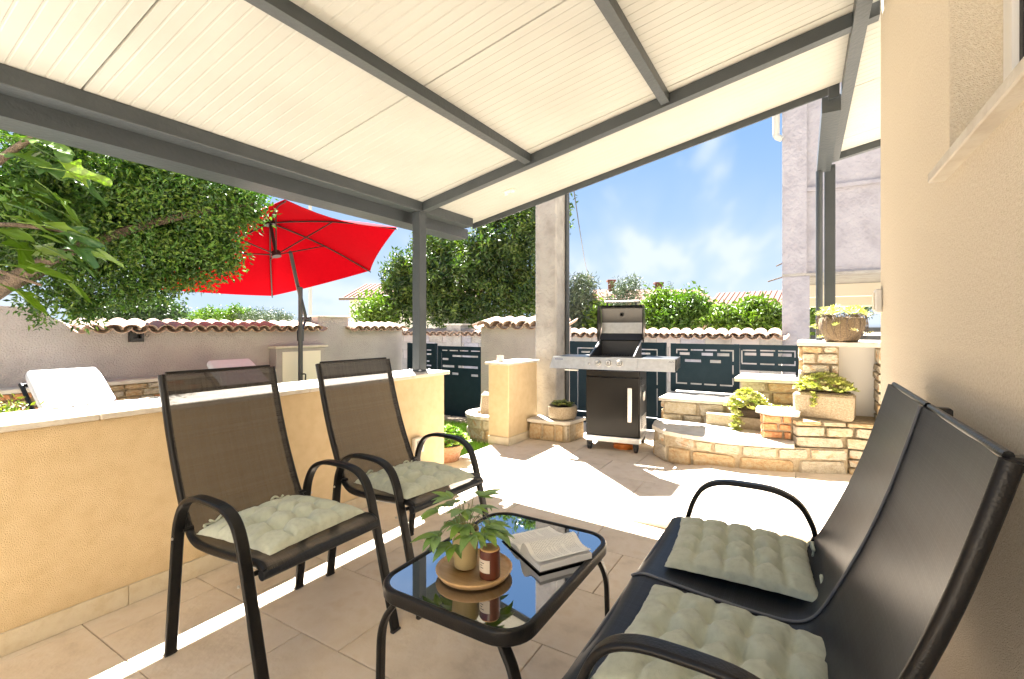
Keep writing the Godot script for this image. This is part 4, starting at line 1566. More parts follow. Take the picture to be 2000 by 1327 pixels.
	stone_face(p, [Vector2(-1.185, -5.40), Vector2(-1.185, -4.79)], 0.0, 0.437, Vector2(0.09, 0.14), Vector2(0.14, 0.26), -1.0, St)
	slab([Vector2(-1.21, -4.755), Vector2(-0.80, -4.78), Vector2(-0.80, -5.43), Vector2(-1.21, -5.43)], 0.4385, 0.468, M.cap, p)
	slab([Vector2(-0.798, -4.78), Vector2(-0.44, -4.80), Vector2(-0.44, -5.43), Vector2(-0.798, -5.43)], 0.4385, 0.468, M.cap, p)
	# third tier
	slab([Vector2(-0.50, -4.90), Vector2(-0.018, -4.95), Vector2(-0.018, -5.42), Vector2(-0.50, -5.42)], 0.40, 0.655, M.mortar, p, "core")
	stone_face(p, [Vector2(-0.505, -4.885), Vector2(-0.018, -4.935)], 0.469, 0.654, Vector2(0.09, 0.11), Vector2(0.18, 0.30), -1.0, St)
	slab([Vector2(-0.545, -4.84), Vector2(-0.020, -4.895), Vector2(-0.020, -5.43), Vector2(-0.545, -5.43)], 0.6555, 0.686, M.cap, p)
	# fourth tier: two stone piers with a plastered recess between, one angled slab over both
	slab([Vector2(-0.005, -4.53), Vector2(0.235, -4.53), Vector2(0.235, -5.42), Vector2(-0.005, -5.42)], -0.02, 1.003, M.mortar, p, "core")
	stone_face(p, [Vector2(-0.015, -4.515), Vector2(0.235, -4.515)], 0.50, 1.002, Vector2(0.075, 0.115), Vector2(0.10, 0.25), -1.0, St)
	stone_face(p, [Vector2(-0.018, -5.40), Vector2(-0.018, -4.52)], 0.687, 1.002, Vector2(0.09, 0.12), Vector2(0.14, 0.26), -1.0, St)
	slab([Vector2(0.2355, -4.75), Vector2(0.50, -4.75), Vector2(0.50, -5.42), Vector2(0.2355, -5.42)], -0.02, 1.003, M.white, p, "plaster_recess")
	slab([Vector2(0.50, -4.42), Vector2(1.3, -4.42), Vector2(1.3, -5.42), Vector2(0.5005, -5.42)], -0.02, 1.003, M.mortar, p, "core")
	stone_face(p, [Vector2(0.48, -4.405), Vector2(1.3, -4.405)], 0.10, 1.002, Vector2(0.075, 0.13), Vector2(0.18, 0.34), -1.0, St)
	stone_face(p, [Vector2(0.485, -4.75), Vector2(0.485, -4.41)], 0.10, 1.002, Vector2(0.075, 0.13), Vector2(0.15, 0.25), -1.0, St)
	slab([Vector2(-0.045, -4.47), Vector2(0.24, -4.47), Vector2(0.45, -4.37), Vector2(1.3, -4.37), Vector2(1.3, -5.43), Vector2(-0.018, -5.43), Vector2(-0.045, -5.0)], 1.0035, 1.035, M.cap, p)
	# brick pier in the middle of the bench and the block right of it
	slab([Vector2(-0.28, -4.31), Vector2(-0.02, -4.36), Vector2(-0.02, -4.85), Vector2(-0.28, -4.85)], 0.2, 0.462, M.mortar, p, "core")
	stone_face(p, [Vector2(-0.285, -4.30), Vector2(-0.075, -4.335)], 0.273, 0.461, Vector2(0.055, 0.068), Vector2(0.09, 0.21), -1.0, [M.brick], "brick", 0.010)
	stone_face(p, [Vector2(-0.285, -4.60), Vector2(-0.285, -4.305)], 0.273, 0.461, Vector2(0.055, 0.068), Vector2(0.10, 0.2), -1.0, [M.brick], "brick", 0.010)
	slab([Vector2(-0.335, -4.36), Vector2(-0.22, -4.255), Vector2(-0.03, -4.285), Vector2(-0.015, -4.55), Vector2(-0.33, -4.55)], 0.4625, 0.492, M.cap, p)
	slab([Vector2(-0.05, -4.30), Vector2(0.28, -4.42), Vector2(0.9, -4.50), Vector2(0.9, -4.9), Vector2(-0.05, -4.9)], -0.02, 0.44, M.mortar, p, "core")
	stone_face(p, [Vector2(-0.06, -4.265), Vector2(0.28, -4.385), Vector2(0.9, -4.46)], 0.237, 0.44, Vector2(0.07, 0.13), Vector2(0.12, 0.36), -1.0, St)
	stone_face(p, [Vector2(0.28, -4.38), Vector2(0.9, -4.46)], 0.0, 0.236, Vector2(0.085, 0.14), Vector2(0.16, 0.34), -1.0, St)
	slab([Vector2(-0.76, -4.665), Vector2(-0.30, -4.585), Vector2(-0.30, -4.86), Vector2(-0.76, -4.86)], 0.20, 0.37, M.mortar, p, "core")
	# soil bed with succulents between bench and tiers
	var sb := MB.new()
	sb.box(Vector3(0, 0, 0), Vector3(0.52, 0.10, 0.22), 0.02)
	var bed := part("soil_bed", sb, M.soil, p)
	bed.position = Vector3(0.15, 0.40, -0.13)
	var sc := thing("sedum_clump", "yellow green succulent clump spilling over the stepped stone planter beside the brick pier", "succulent", Vector3(-0.42, 0.44, -4.66))
	var spots := spread(7, 74, 0.17, 0.12, 0.01, 0.14, Vector2(0.040, 0.056))
	for k in 16:
		spots.append([Vector3(-0.10 + 0.012 * (k % 5), 0.0 - 0.013 * k, 0.11 + 0.014 * (k % 3)), 0.052])
	for k in 14:
		spots.append([Vector3(0.15 + 0.02 * k, 0.03, 0.02 - 0.03 * (k % 3)), 0.032])
	rosettes(sc, spots, 0, M.sedum, 2)
	# squared trough on the block
	var sq := thing("square_stone_trough", "rough square stone trough overflowing with yellow green sedum in front of tall stone tier", "planter", Vector3(0.135, 0.4405, -4.50), deg_to_rad(-8))
	var q1 := MB.new()
	q1.box(Vector3(0, 0.10, 0.0), Vector3(0.40, 0.20, 0.21), 0.018, Basis(), 0.006, rng)
	part("block", q1, M.trough, sq)
	boxpart("soil", Vector3(-0.17, 0.2, -0.08), Vector3(0.17, 0.209, 0.08), 0.003, M.soil, sq)
	var sp2 := spread(12, 95, 0.19, 0.115, 0.215, 0.125, Vector2(0.040, 0.056))
	for k in 7:
		sp2.append([Vector3(-0.06 + 0.008 * (k % 3), 0.20 - 0.018 * k, 0.112), 0.032])
	rosettes(sq, sp2, 0, M.sedum, 5)
	# basket pot on the top slab
	var bp := thing("mossy_pot", "round brown fibrous pot with star shaped succulents on the highest stone slab", "plant pot", Vector3(0.255, 1.0355, -4.58))
	var bm := MB.new()
	bm.lathe([Vector2(0, 0), Vector2(0.105, 0), Vector2(0.118, 0.03), Vector2(0.150, 0.10), Vector2(0.160, 0.15), Vector2(0.150, 0.185), Vector2(0.13, 0.195), Vector2(0.125, 0.18)], Vector3.ZERO, 26)
	part("pot", bm, M.basket, bp)
	var bs := MB.new()
	bs.lathe([Vector2(0.127, 0.18), Vector2(0, 0.20)], Vector3.ZERO, 18)
	part("soil", bs, M.soil, bp)
	var sp3 := []
	for k in 30:
		var a := k * 2.39996
		var q := 0.05 + 0.12 * sqrt(k / 30.0)
		sp3.append([Vector3(cos(a) * q, 0.255 - 1.2 * q * q + 0.02 * sin(k * 1.7), sin(a) * q), 0.055])
	for k in 9:
		var a := 1.2 + k * 0.62
		sp3.append([Vector3(cos(a) * 0.185, 0.09 + 0.055 * sin(k * 2.3), sin(a) * 0.185), 0.042])
	rosettes(bp, sp3, 1, M.sedum, 9)
	for k in 34:
		var a := k * 0.185
		var mm := MB.new()
		mm.tube(spline([Vector3(cos(a) * 0.10, 0.19, sin(a) * 0.10), Vector3(cos(a) * 0.15, 0.215, sin(a) * 0.15), Vector3(cos(a + 0.2 * sin(k * 2.1)) * 0.170, 0.10 + 0.05 * sin(k * 1.3), sin(a + 0.2 * sin(k * 2.1)) * 0.170), Vector3(cos(a) * 0.135, 0.035 + 0.02 * sin(k * 0.7), sin(a) * 0.135)], 4), 0.0035, 0.002, 5)
		part("stem", mm, M.bark, bp)
	# terracotta pot in the wall opening
	var tp := thing("terracotta_pot", "terracotta pot of bright green succulent beside the open end of the parapet", "plant pot", Vector3(-2.66, -0.03, -3.28))
	var tpm := MB.new()
	tpm.lathe([Vector2(0, 0), Vector2(0.105, 0), Vector2(0.135, 0.13), Vector2(0.135, 0.13), Vector2(0.147, 0.13), Vector2(0.150, 0.165), Vector2(0.145, 0.17), Vector2(0.135, 0.165), Vector2(0.13, 0.14)], Vector3.ZERO, 28)
	part("pot", tpm, M.terrapot, tp)
	var tps := MB.new()
	tps.lathe([Vector2(0.132, 0.14), Vector2(0, 0.15)], Vector3.ZERO, 18)
	part("soil", tps, M.soil, tp)
	rosettes(tp, spread(15, 80, 0.20, 0.20, 0.175, 0.12, Vector2(0.040, 0.060)), 0, M.sedum_green, 6)

# ------------------------------------------------------------------ garden
func build_garden() -> void:
	var t := thing("boundary_wall", "long pale rendered boundary wall with terracotta tile coping behind the red umbrella", "wall", Vector3(-5.85, 0, -2.0))
	boxpart("wall_body", Vector3(-0.10, -0.4, -3.93), Vector3(0.10, 1.13, 5.5), 0.0, M.wallpink, t)
	# higher end on the left with its sloped shoulder, and the plain raised block
	var e := MB.new()
	var pz := [[0.28, 1.131], [0.59, 1.33], [5.5, 1.34], [5.5, 1.131]]
	var poly := PackedVector2Array()
	for q in pz:
		poly.append(Vector2(q[0], q[1]))
	e.prism(poly, -0.10, 0.10)
	var eo := part("raised_end", e, M.wallpink, t)
	eo.transform = Transform3D(Basis(Vector3(0, 0, 1), Vector3(1, 0, 0), Vector3(0, 1, 0)), Vector3.ZERO)
	boxpart("raised_block", Vector3(-0.10, 1.131, -2.82), Vector3(0.10, 1.29, -2.30), 0.0, M.wallpink, t)
	boxpart("coping_slab", Vector3(-0.13, 1.2905, -2.84), Vector3(0.13, 1.315, -2.28), 0.004, M.cap, t)
	coping(t, Vector3(-5.80, 1.115, -1.72), Vector3(-5.80, 1.115, -4.29), Vector3(1, 0, 0), 0.151, 0.34, 0.22)
	coping(t, Vector3(-5.80, 1.115, -4.84), Vector3(-5.80, 1.115, -5.90), Vector3(1, 0, 0), 0.151, 0.34, 0.22)
	var b := thing("brick_bench_wall", "low brick retaining wall with pale ledge at the foot of the boundary wall", "wall", Vector3(-5.64, 0, -1.5))
	boxpart("wall_body", Vector3(-0.105, -0.3, -2.05), Vector3(0.05, 0.605, 5.0), 0.0, M.mortar, b)
	stone_face(b, [Vector2(-5.575, -0.7), Vector2(-5.575, -3.54)], 0.30, 0.604, Vector2(0.052, 0.066), Vector2(0.12, 0.22), -1.0, [M.brick, M.stones[2], M.stones[1]], "brick", 0.010, 0.012)
	boxpart("coping_slab", Vector3(-0.106, 0.6055, -2.06), Vector3(0.09, 0.642, 1.2), 0.004, M.cap, b)
	boxpart("coping_slab", Vector3(-0.106, 0.6055, 1.202), Vector3(0.09, 0.642, 5.0), 0.004, M.cap, b)
	var l := thing("wall_lamp", "small black box lamp mounted on the pale boundary wall", "lamp", Vector3(-5.749, 1.065, -2.168))
	var lm := MB.new()
	lm.plate(0.118, 0.120, 0.05, [Rect2(0.022, 0.035, 0.074, 0.040)])
	var lo := part("case", lm, M.black, l)
	lo.transform = Transform3D(Basis(Vector3.UP, PI / 2), Vector3(0.030, -0.06, 0.059))
	boxpart("reflector", Vector3(0.001, -0.05, -0.05), Vector3(0.004, 0.05, 0.05), 0.0, M.black, l)
	var c := thing("meter_cabinet", "pale rendered meter cabinet built against the boundary wall behind the umbrella pole", "cabinet", Vector3(-5.68, 0, -3.955))
	boxpart("body", Vector3(-0.069, -0.2, -0.36), Vector3(0.07, 0.885, 0.36), 0.004, M.wallpink, c)
	boxpart("coping_slab", Vector3(-0.069, 0.8855, -0.385), Vector3(0.10, 0.915, 0.385), 0.004, M.cap, c)
	boxpart("door", Vector3(0.0705, 0.30, -0.28), Vector3(0.078, 0.84, 0.28), 0.002, M.cream, c)
	build_umbrella()
	for k in 2:
		var z: float = [-1.49, -2.85][k]
		var lab: String = ["sun lounger with pale mattress at the far left beside the brick bench wall", "sun lounger with pale mattress seen behind the nearest black armchair"][k]
		lounger(z, lab)
	# grass by the gate
	var mm := MultiMesh.new()
	mm.transform_format = MultiMesh.TRANSFORM_3D
	mm.use_colors = true
	var bl := MB.new()
	bl.tri(Vector3(-0.004, 0, 0), Vector3(0.004, 0, 0), Vector3(0.001, 0.06, 0.014))
	bl.tri(Vector3(-0.003, 0, 0.004), Vector3(0.004, 0, -0.004), Vector3(0.012, 0.045, -0.012))
	mm.mesh = bl.mesh()
	var n := 16000
	mm.instance_count = n
	var r := RandomNumberGenerator.new()
	r.seed = 6
	for i in n:
		var x := r.randf_range(-4.5, -2.64)
		var z := r.randf_range(-5.75, -3.02)
		var y := -0.03 - 0.22 * smoothstep(-3.3, -5.6, z)
		mm.set_instance_transform(i, Transform3D(Basis(Vector3.UP, r.randf() * TAU).scaled(Vector3.ONE * r.randf_range(0.6, 1.5)), Vector3(x, y, z)))
		var k := r.randf_range(0.7, 1.3)
		mm.set_instance_color(i, Color(0.075 * k, 0.12 * k, 0.025))
	var g := MultiMeshInstance3D.new()
	g.name = "grass"
	g.multimesh = mm
	g.material_override = M.leaf
	g.set_meta("kind", "stuff")
	g.set_meta("label", "short green grass between the parapet end and the dark gate")
	add_child(g)
	var ks := thing("kerb_stone", "rough weathered kerb stone across the foot of the dark gate", "kerb", Vector3(-4.35, -0.27, -5.62))
	for i in 3:
		var o := part("stone", stone(0.36, 0.13, 0.22), M.trough, ks)
		o.position = Vector3(-0.38 + 0.38 * i, 0.03, 0.012 * i)

func build_umbrella() -> void:
	var t := thing("cantilever_umbrella", "red cantilever garden umbrella tilted over the sun loungers", "umbrella", Vector3(-5.45, 0, -3.82))
	var C := Vector3(-4.925, 1.908, -3.165) - t.position
	var nn := Vector3(-0.29, 0.957, 0.006).normalized()
	var a := nn.cross(Vector3(0, 0, 1)).normalized()
	var b := nn.cross(a)
	var apex := C + nn * 0.44
	var rim := []
	for k in 6:
		var an := 2.601 + k * PI / 3
		rim.append(C + 1.35 * (cos(an) * a - sin(an) * b))
	# cloth: six gores with a slight sag and hollow hem
	for k in 6:
		var p: Vector3 = rim[k]
		var q: Vector3 = rim[(k + 1) % 6]
		var m := MB.new()
		var rows := []
		for i in 9:
			var f := 0.10 + 0.90 * i / 8.0
			var row := []
			for j in 9:
				var s := j / 8.0
				var e := p.lerp(q, s)
				var hollow := 4 * s * (1 - s)
				var out_ := e.lerp(C, 0.055 * hollow * f)
				var pt := apex.lerp(out_, f)
				pt += nn * (0.055 * sin(PI * f) - 0.035 * hollow * f)
				row.append(pt)
			rows.append(row)
		m.grid(rows)
		part("canopy_panel", m, M.redcloth, t)
	var vent := MB.new()
	var vr := []
	for f in [0.03, 0.13, 0.21]:
		var row := []
		for k in 24:
			var x := k / 4.0
			var e: Vector3 = (rim[int(x)] as Vector3).lerp(rim[(int(x) + 1) % 6], x - int(x))
			row.append(apex.lerp(e, f) + nn * (0.075 - 0.12 * f))
		vr.append(row)
	vent.grid(vr, true)
	part("vent_cap", vent, M.redcloth, t)
	var hub := apex - nn * 0.40
	for k in 6:
		var m := MB.new()
		var pts := []
		for i in 7:
			var f := i / 6.0
			pts.append(apex.lerp(rim[k], f) + nn * (0.050 * sin(PI * f) - 0.022))
		m.tube(pts, 0.009, 0.008, 6)
		part("rib", m, M.black, t)
		var s := MB.new()
		s.tube([hub, pts[3]], 0.007, 0.007, 6)
		part("strut", s, M.black, t)
	for q in [[apex - nn * 0.05, 0.055, 0.05], [hub - nn * 0.02, 0.050, 0.06]]:
		var m := MB.new()
		m.tube([q[0], q[0] + nn * q[2]], q[1], q[1] * 0.9, 14)
		part("hub", m, M.black, t)
	var st := MB.new()
	st.tube([hub, apex], 0.018, 0.018, 8)
	part("centre_pole", st, M.black, t)
	# mast, boom over the cloth, counter strut
	var ms := MB.new()
	ms.tube([Vector3(0, 0.0, 0), Vector3(0, 1.66, 0)], 0.030, 0.027, 14)
	part("mast", ms, M.steelgrey, t)
	var dir := Vector3(apex.x, 0, apex.z).normalized()
	var joint := -dir * 0.27 + Vector3(0, 1.26, 0)
	var bm := MB.new()
	var sidev := Vector3(-dir.z, 0, dir.x) * 0.045
	bm.tube(spline([joint + sidev, Vector3(0, 1.72, 0) + sidev, apex.lerp(Vector3(0, 1.9, 0), 0.45) + Vector3(0, 0.16, 0), apex + nn * 0.13], 6), 0.024, 0.022, 10)
	part("boom", bm, M.steelgrey, t)
	var cs := MB.new()
	cs.tube([joint + sidev, Vector3(0, 1.06, 0)], 0.016, 0.016, 8)
	part("brace", cs, M.steelgrey, t)
	var jm := MB.new()
	jm.tube([joint - sidev * 0.3, joint + sidev * 1.8], 0.040, 0.040, 12)
	part("joint", jm, M.steelgrey, t)
	var sl := MB.new()
	sl.tube([Vector3(0, 0.98, 0), Vector3(0, 1.12, 0)], 0.042, 0.042, 14)
	part("slider", sl, M.steelgrey, t)
	var cr := MB.new()
	cr.tube(spline([Vector3(0.03, 0.56, 0), Vector3(0.10, 0.56, 0), Vector3(0.10, 0.48, 0.0), Vector3(0.15, 0.48, 0)], 4), 0.009, 0.009, 8)
	part("crank", cr, M.black, t)
	for k in 2:
		var bs := MB.new()
		bs.box(Vector3(0, 0.03, 0), Vector3(1.0 if k == 0 else 0.06, 0.05 + 0.004 * k, 0.06 if k == 0 else 1.0), 0.006)
		part("foot_bar", bs, M.steelgrey, t).position = Vector3(0.20, -0.03, 0)

func lounger(z: float, label: String) -> void:
	var t := thing("sun_lounger", label, "sun lounger", Vector3(-4.35, -0.03, z), 0, "sun loungers in the garden")
	for s in [-0.25, 0.25]:
		var m := MB.new()
		m.tube([Vector3(-0.55, 0.32, s), Vector3(0.95, 0.32, s)], 0.016, 0.016, 8)
		part("side_rail", m, M.blackmetal, t)
		var bk := MB.new()
		bk.tube([Vector3(-0.36, 0.335, s * 0.98), Vector3(-0.95, 0.715, s * 0.98), Vector3(-0.975, 0.725, s * 0.98)], 0.016, 0.016, 8)
		part("back_rail", bk, M.blackmetal, t)
		for x in [-0.45, 0.85]:
			var lg := MB.new()
			lg.tube([Vector3(x, 0.32, s), Vector3(x + 0.05 * signf(x), 0.0, s)], 0.014, 0.014, 8)
			part("leg", lg, M.blackmetal, t)
	var hb := MB.new()
	hb.tube([Vector3(-0.955, 0.72, -0.25), Vector3(-0.955, 0.72, 0.25)], 0.016, 0.016, 8)
	part("head_bar", hb, M.blackmetal, t)
	# mattress: flat part and raised back, soft edges
	var d := Vector3(-0.59, 0.38, 0).normalized()
	var u := Vector3(-d.y, d.x, 0) * -1.0
	var back := MB.new()
	var rows := []
	for i in 15:
		var f := i / 14.0
		var row := []
		for p in rr(0.47, 0.075, 0.03, 3):
			var puff := 1.0 + 0.12 * sin(PI * fposmod(f * 2.0, 1.0))
			row.append(Vector3(-0.36, 0.385, 0) + d * (0.72 * f) + u * (0.035 + p.y * puff) + Vector3(0, 0, p.x * (1.0 - 0.05 * pow(2 * f - 1, 8.0))))
		rows.append(row)
	back.grid(rows, true, true)
	back.fan(rows[0], -d)
	back.fan(rows[-1], d)
	part("back_cushion", back, M.whitecloth, t)
	var sm := MB.new()
	sm.box(Vector3(0.30, 0.385, 0), Vector3(1.28, 0.08, 0.47), 0.025)
	part("seat_cushion", sm, M.whitecloth, t)

# ------------------------------------------------------------------ gates and fences
func rects(list: Array, ox: float, oy: float, sx: float, sy: float) -> Array:   # hole list x0,x1,y0,y1 in drawing units, y down from oy
	var out := []
	for q in list:
		out.append(Rect2((q[0] - ox) * sx, (oy - q[3]) * sy, (q[1] - q[0]) * sx, (q[3] - q[2]) * sy))
	return out

func metal_panel(called: String, label: String, cat: String, at: Vector3, w: float, h: float, holes: Array, posts: Array, foot: float) -> void:
	var t := thing(called, label, cat, at)
	var m := MB.new()
	m.plate(w, h, 0.006, holes)
	part("sheet", m, M.gate, t)
	boxpart("top_bar", Vector3(0.0, h - 0.04, -0.034), Vector3(w, h - 0.001, -0.004), 0.003, M.gate, t)
	boxpart("bottom_bar", Vector3(0.0, 0.001, -0.034), Vector3(w, 0.04, -0.004), 0.003, M.gate, t)
	for x in posts:
		boxpart("post", Vector3(x, foot, -0.036), Vector3(x + 0.05, h + 0.002, -0.0035), 0.003, M.gate, t)

func build_fences() -> void:
	var hg := rects([[312, 360, 405, 414], [380, 455, 405, 414], [472, 545, 405, 414], [567, 642, 405, 414], [405, 627, 451, 467], [316, 370, 482, 499], [316, 422, 547, 567], [458, 626, 547, 567], [403, 458, 613, 633], [570, 627, 619, 639], [304, 309, 430, 985]], 272, 1040, 0.00219, 0.00167)
	metal_panel("garden_gate", "dark slate blue metal gate with cut slots beside the pale tiled wall", "gate", Vector3(-4.95, -0.26, -5.90), 0.88, 1.12, hg, [0.0, 0.83], 0.0)
	var hl := []
	for q in [[0.42, 0.52, 1.04, 1.055], [0.42, 0.52, 0.97, 0.995], [0.42, 0.48, 0.86, 0.88], [0.42, 0.52, 0.79, 0.812], [0.12, 0.36, 1.04, 1.055], [0.14, 0.34, 0.90, 0.92]]:
		hl.append(Rect2(q[0], q[2], q[1] - q[0], q[3] - q[2]))
	metal_panel("gate_side_panel", "narrow dark metal panel between boundary wall and gate, behind the canopy post", "fence panel", Vector3(-5.62, -0.26, -5.92), 0.62, 1.155, hl, [0.0, 0.57], 0.0)
	# wall stub with tile coping between gate and column
	var w := thing("tiled_wall", "short pale wall with wavy terracotta coping between dark gate and concrete column", "wall", Vector3(-3.2, 0, -5.62))
	boxpart("wall_body", Vector3(-0.64, -0.4, -0.12), Vector3(0.62, 1.165, 0.12), 0.0, M.wallpink, w)
	coping(w, Vector3(-3.84, 1.15, -5.60), Vector3(-2.60, 1.15, -5.60), Vector3(0, 0, 1), 0.207, 0.36, 0.22)
	var oa := [[262, 355, 180, 191], [380, 475, 180, 191], [492, 582, 180, 191], [608, 708, 180, 191], [262, 271, 191, 217], [262, 271, 290, 355], [260, 269, 380, 466], [258, 350, 455, 467], [378, 465, 455, 467], [485, 578, 455, 467], [605, 700, 455, 467], [697, 708, 191, 270], [697, 706, 300, 370], [697, 706, 400, 455], [290, 370, 207, 228], [465, 552, 207, 230], [585, 675, 207, 230], [332, 460, 262, 284], [530, 612, 262, 286]]
	metal_panel("fence_panel", "dark fence panel with cut slots on the low stone tier right of grill", "fence panel", Vector3(-1.222, 0.485, -5.30), 0.674, 0.495, rects(oa, 215, 520, 0.00126, 0.001286), [0.0, 0.620], -0.016)
	var ob := [[780, 895, 183, 194], [930, 1055, 183, 194], [1080, 1225, 183, 194], [765, 778, 190, 293], [770, 900, 293, 305], [930, 1050, 293, 305], [1080, 1225, 293, 305], [1211, 1225, 194, 238], [1211, 1225, 266, 293], [795, 897, 208, 231], [932, 1040, 208, 231], [1080, 1190, 208, 233]]
	metal_panel("fence_panel", "shallow dark fence panel over the middle stone tier next to tall pier", "fence panel", Vector3(-0.545, 0.725, -5.30), 0.545, 0.255, rects(ob, 755, 355, 0.00103, 0.00119), [0.480], -0.038)
	var og := []
	for k in 2:
		var x0 := 0.10 + 0.53 * k
		for q in [[0.0, 0.42, 0.88, 0.892], [0.0, 0.010, 0.80, 0.88], [0.41, 0.42, 0.76, 0.88], [0.41, 0.42, 0.50, 0.72], [0.41, 0.42, 0.16, 0.46], [0.0, 0.010, 0.16, 0.74], [0.0, 0.42, 0.13, 0.142], [0.05, 0.16, 0.83, 0.85], [0.20, 0.34, 0.83, 0.85], [0.10, 0.28, 0.77, 0.79]]:
			og.append(Rect2(x0 + q[0], q[2], q[1] - q[0], q[3] - q[2]))
	metal_panel("sliding_gate", "tall dark slate blue metal gate with cut slots behind the grill", "gate", Vector3(-2.42, 0.02, -5.34), 1.14, 0.965, og, [0.0, 1.09], -0.01)

func build_street() -> void:
	var t := thing("street_wall", "grey concrete block wall with terracotta coping across the street", "wall", Vector3(-4.5, 0, -8.6))
	boxpart("wall_body", Vector3(-9.0, -0.4, -0.10), Vector3(4.2, 1.015, 0.085), 0.0, M.concrete, t)
	var shared := []
	for k in 3:
		var bm := MB.new()
		bm.box(Vector3.ZERO, Vector3(0.392, 0.192, 0.02), 0.004)
		shared.append(bm.mesh())
	for row in 4:
		for k in 24:
			var x := -5.1 + 0.4 * k + (0.2 if row % 2 else 0.0)
			if x > 3.98:
				continue
			var o := part("concrete_block", shared[(k + row) % 3], [M.concrete, M.wallpink, M.lilac][(k * 7 + row * 3) % 3], t)
			o.position = Vector3(x, 0.913 - 0.2 * row, 0.088)
	coping(t, Vector3(-9.6, 0.985, -8.60), Vector3(-0.30, 0.985, -8.60), Vector3(0, 0, 1), 0.195, 0.42, 0.20)
	boxpart("pier", Vector3(-2.35, -0.4, -0.13), Vector3(-1.95, 1.20, 0.14), 0.0, M.concrete, t)
	boxpart("pier_cap", Vector3(-2.40, 1.2005, -0.16), Vector3(-1.90, 1.235, 0.17), 0.004, M.cap, t)
	# unfinished concrete house on the right
	var b := thing("concrete_house", "grey lilac unfinished concrete house with an open ground floor beyond the street", "building", Vector3(-0.29, 0, -8.65))
	boxpart("upper_wall", Vector3(0.335, 1.985, -4.0), Vector3(7.0, 7.2, -0.06), 0.0, M.lilac, b)
	boxpart("corner_pilaster", Vector3(0.0, 1.985, -0.42), Vector3(0.334, 7.2, 0.0), 0.006, M.lilac, b)
	boxpart("wall_return", Vector3(0.0, 1.985, -4.0), Vector3(0.334, 7.2, -0.421), 0.0, M.lilac, b)
	boxpart("ledge", Vector3(0.335, 3.24, -0.0599), Vector3(7.0, 3.30, -0.01), 0.004, M.lilac, b)
	boxpart("floor_slab", Vector3(0.0, 1.945, -4.0), Vector3(7.0, 1.984, 0.0), 0.0, M.concrete, b)
	boxpart("column", Vector3(0.0, -0.4, -0.36), Vector3(0.37, 1.944, -0.002), 0.008, M.lilac, b)
	boxpart("column", Vector3(1.72, -0.4, -4.0), Vector3(2.02, 1.60, -3.7), 0.008, M.cream, b)
	boxpart("back_beam", Vector3(0.0, 1.60, -4.0), Vector3(7.0, 1.944, -3.7), 0.0, M.cream, b)
	boxpart("beam", Vector3(0.38, 1.72, -2.2), Vector3(7.0, 1.944, -1.95), 0.0, M.cream, b)
	boxpart("lower_wall", Vector3(0.38, -0.4, -0.30), Vector3(7.0, 0.55, -0.12), 0.0, M.concrete, b)
	for k in 4:
		boxpart("rail_board", Vector3(0.38, 0.72 + 0.12 * k, -0.24), Vector3(7.0, 0.79 + 0.12 * k, -0.215), 0.002, M.steelgrey, b)
	for k in 5:
		boxpart("rail_post", Vector3(0.45 + 0.55 * k, 0.551, -0.28), Vector3(0.49 + 0.55 * k, 1.18, -0.241), 0.0, M.steelgrey, b)
	var rp := MB.new()
	rp.tube(spline([Vector3(-0.08, 4.6, 0.02), Vector3(-0.08, 4.25, 0.02), Vector3(-0.075, 4.16, 0.02), Vector3(0.0, 4.10, 0.02)], 4), 0.055, 0.045, 10)
	part("rain_pipe", rp, M.socketgrey, b)
	for k in 2:
		var rb := MB.new()
		rb.tube([Vector3(0.02, 1.95 + 0.22 * k, -0.05), Vector3(-0.20 + 0.12 * k, 1.88 + 0.24 * k, -0.02)], 0.012, 0.012, 6)
		part("reinforcing_bar", rb, M.bark, b)
	# power line and its pole
	var pole := thing("utility_pole", "thin grey utility pole far behind the olive trees", "pole", Vector3(-9.55, -0.3, -23.4))
	var pm := MB.new()
	pm.tube([Vector3(0, 0, 0), Vector3(0, 4.2, 0)], 0.10, 0.07, 8)
	part("shaft", pm, M.socketgrey, pole)
	var ins := MB.new()
	ins.box(Vector3(0, 4.05, 0), Vector3(0.6, 0.06, 0.06), 0.0)
	part("crossarm", ins, M.socketgrey, pole)
	var wr := MB.new()
	wr.tube(spline([Vector3(-2.20, 2.72, -4.95), Vector3(-3.72, 2.86, -8.75), Vector3(-6.1, 3.2, -14.7), Vector3(-9.55, 3.78, -23.4)], 6), 0.006, 0.012, 6)
	tag(part("power_cable", wr, M.black), "thin black cable sagging across the sky right of the concrete column", "cable")
	var lp := thing("lamp_post", "tall thin grey lamp post behind the boundary wall under the red umbrella", "lamp post", Vector3(-13.0, -0.3, -9.45))
	var lm := MB.new()
	lm.tube([Vector3.ZERO, Vector3(0, 5.2, 0)], 0.06, 0.05, 8)
	part("shaft", lm, M.socketgrey, lp)
	var la := MB.new()
	la.tube(spline([Vector3(0, 5.2, 0), Vector3(0.2, 5.5, 0), Vector3(0.8, 5.6, 0)], 4), 0.04, 0.035, 8)
	part("arm", la, M.socketgrey, lp)

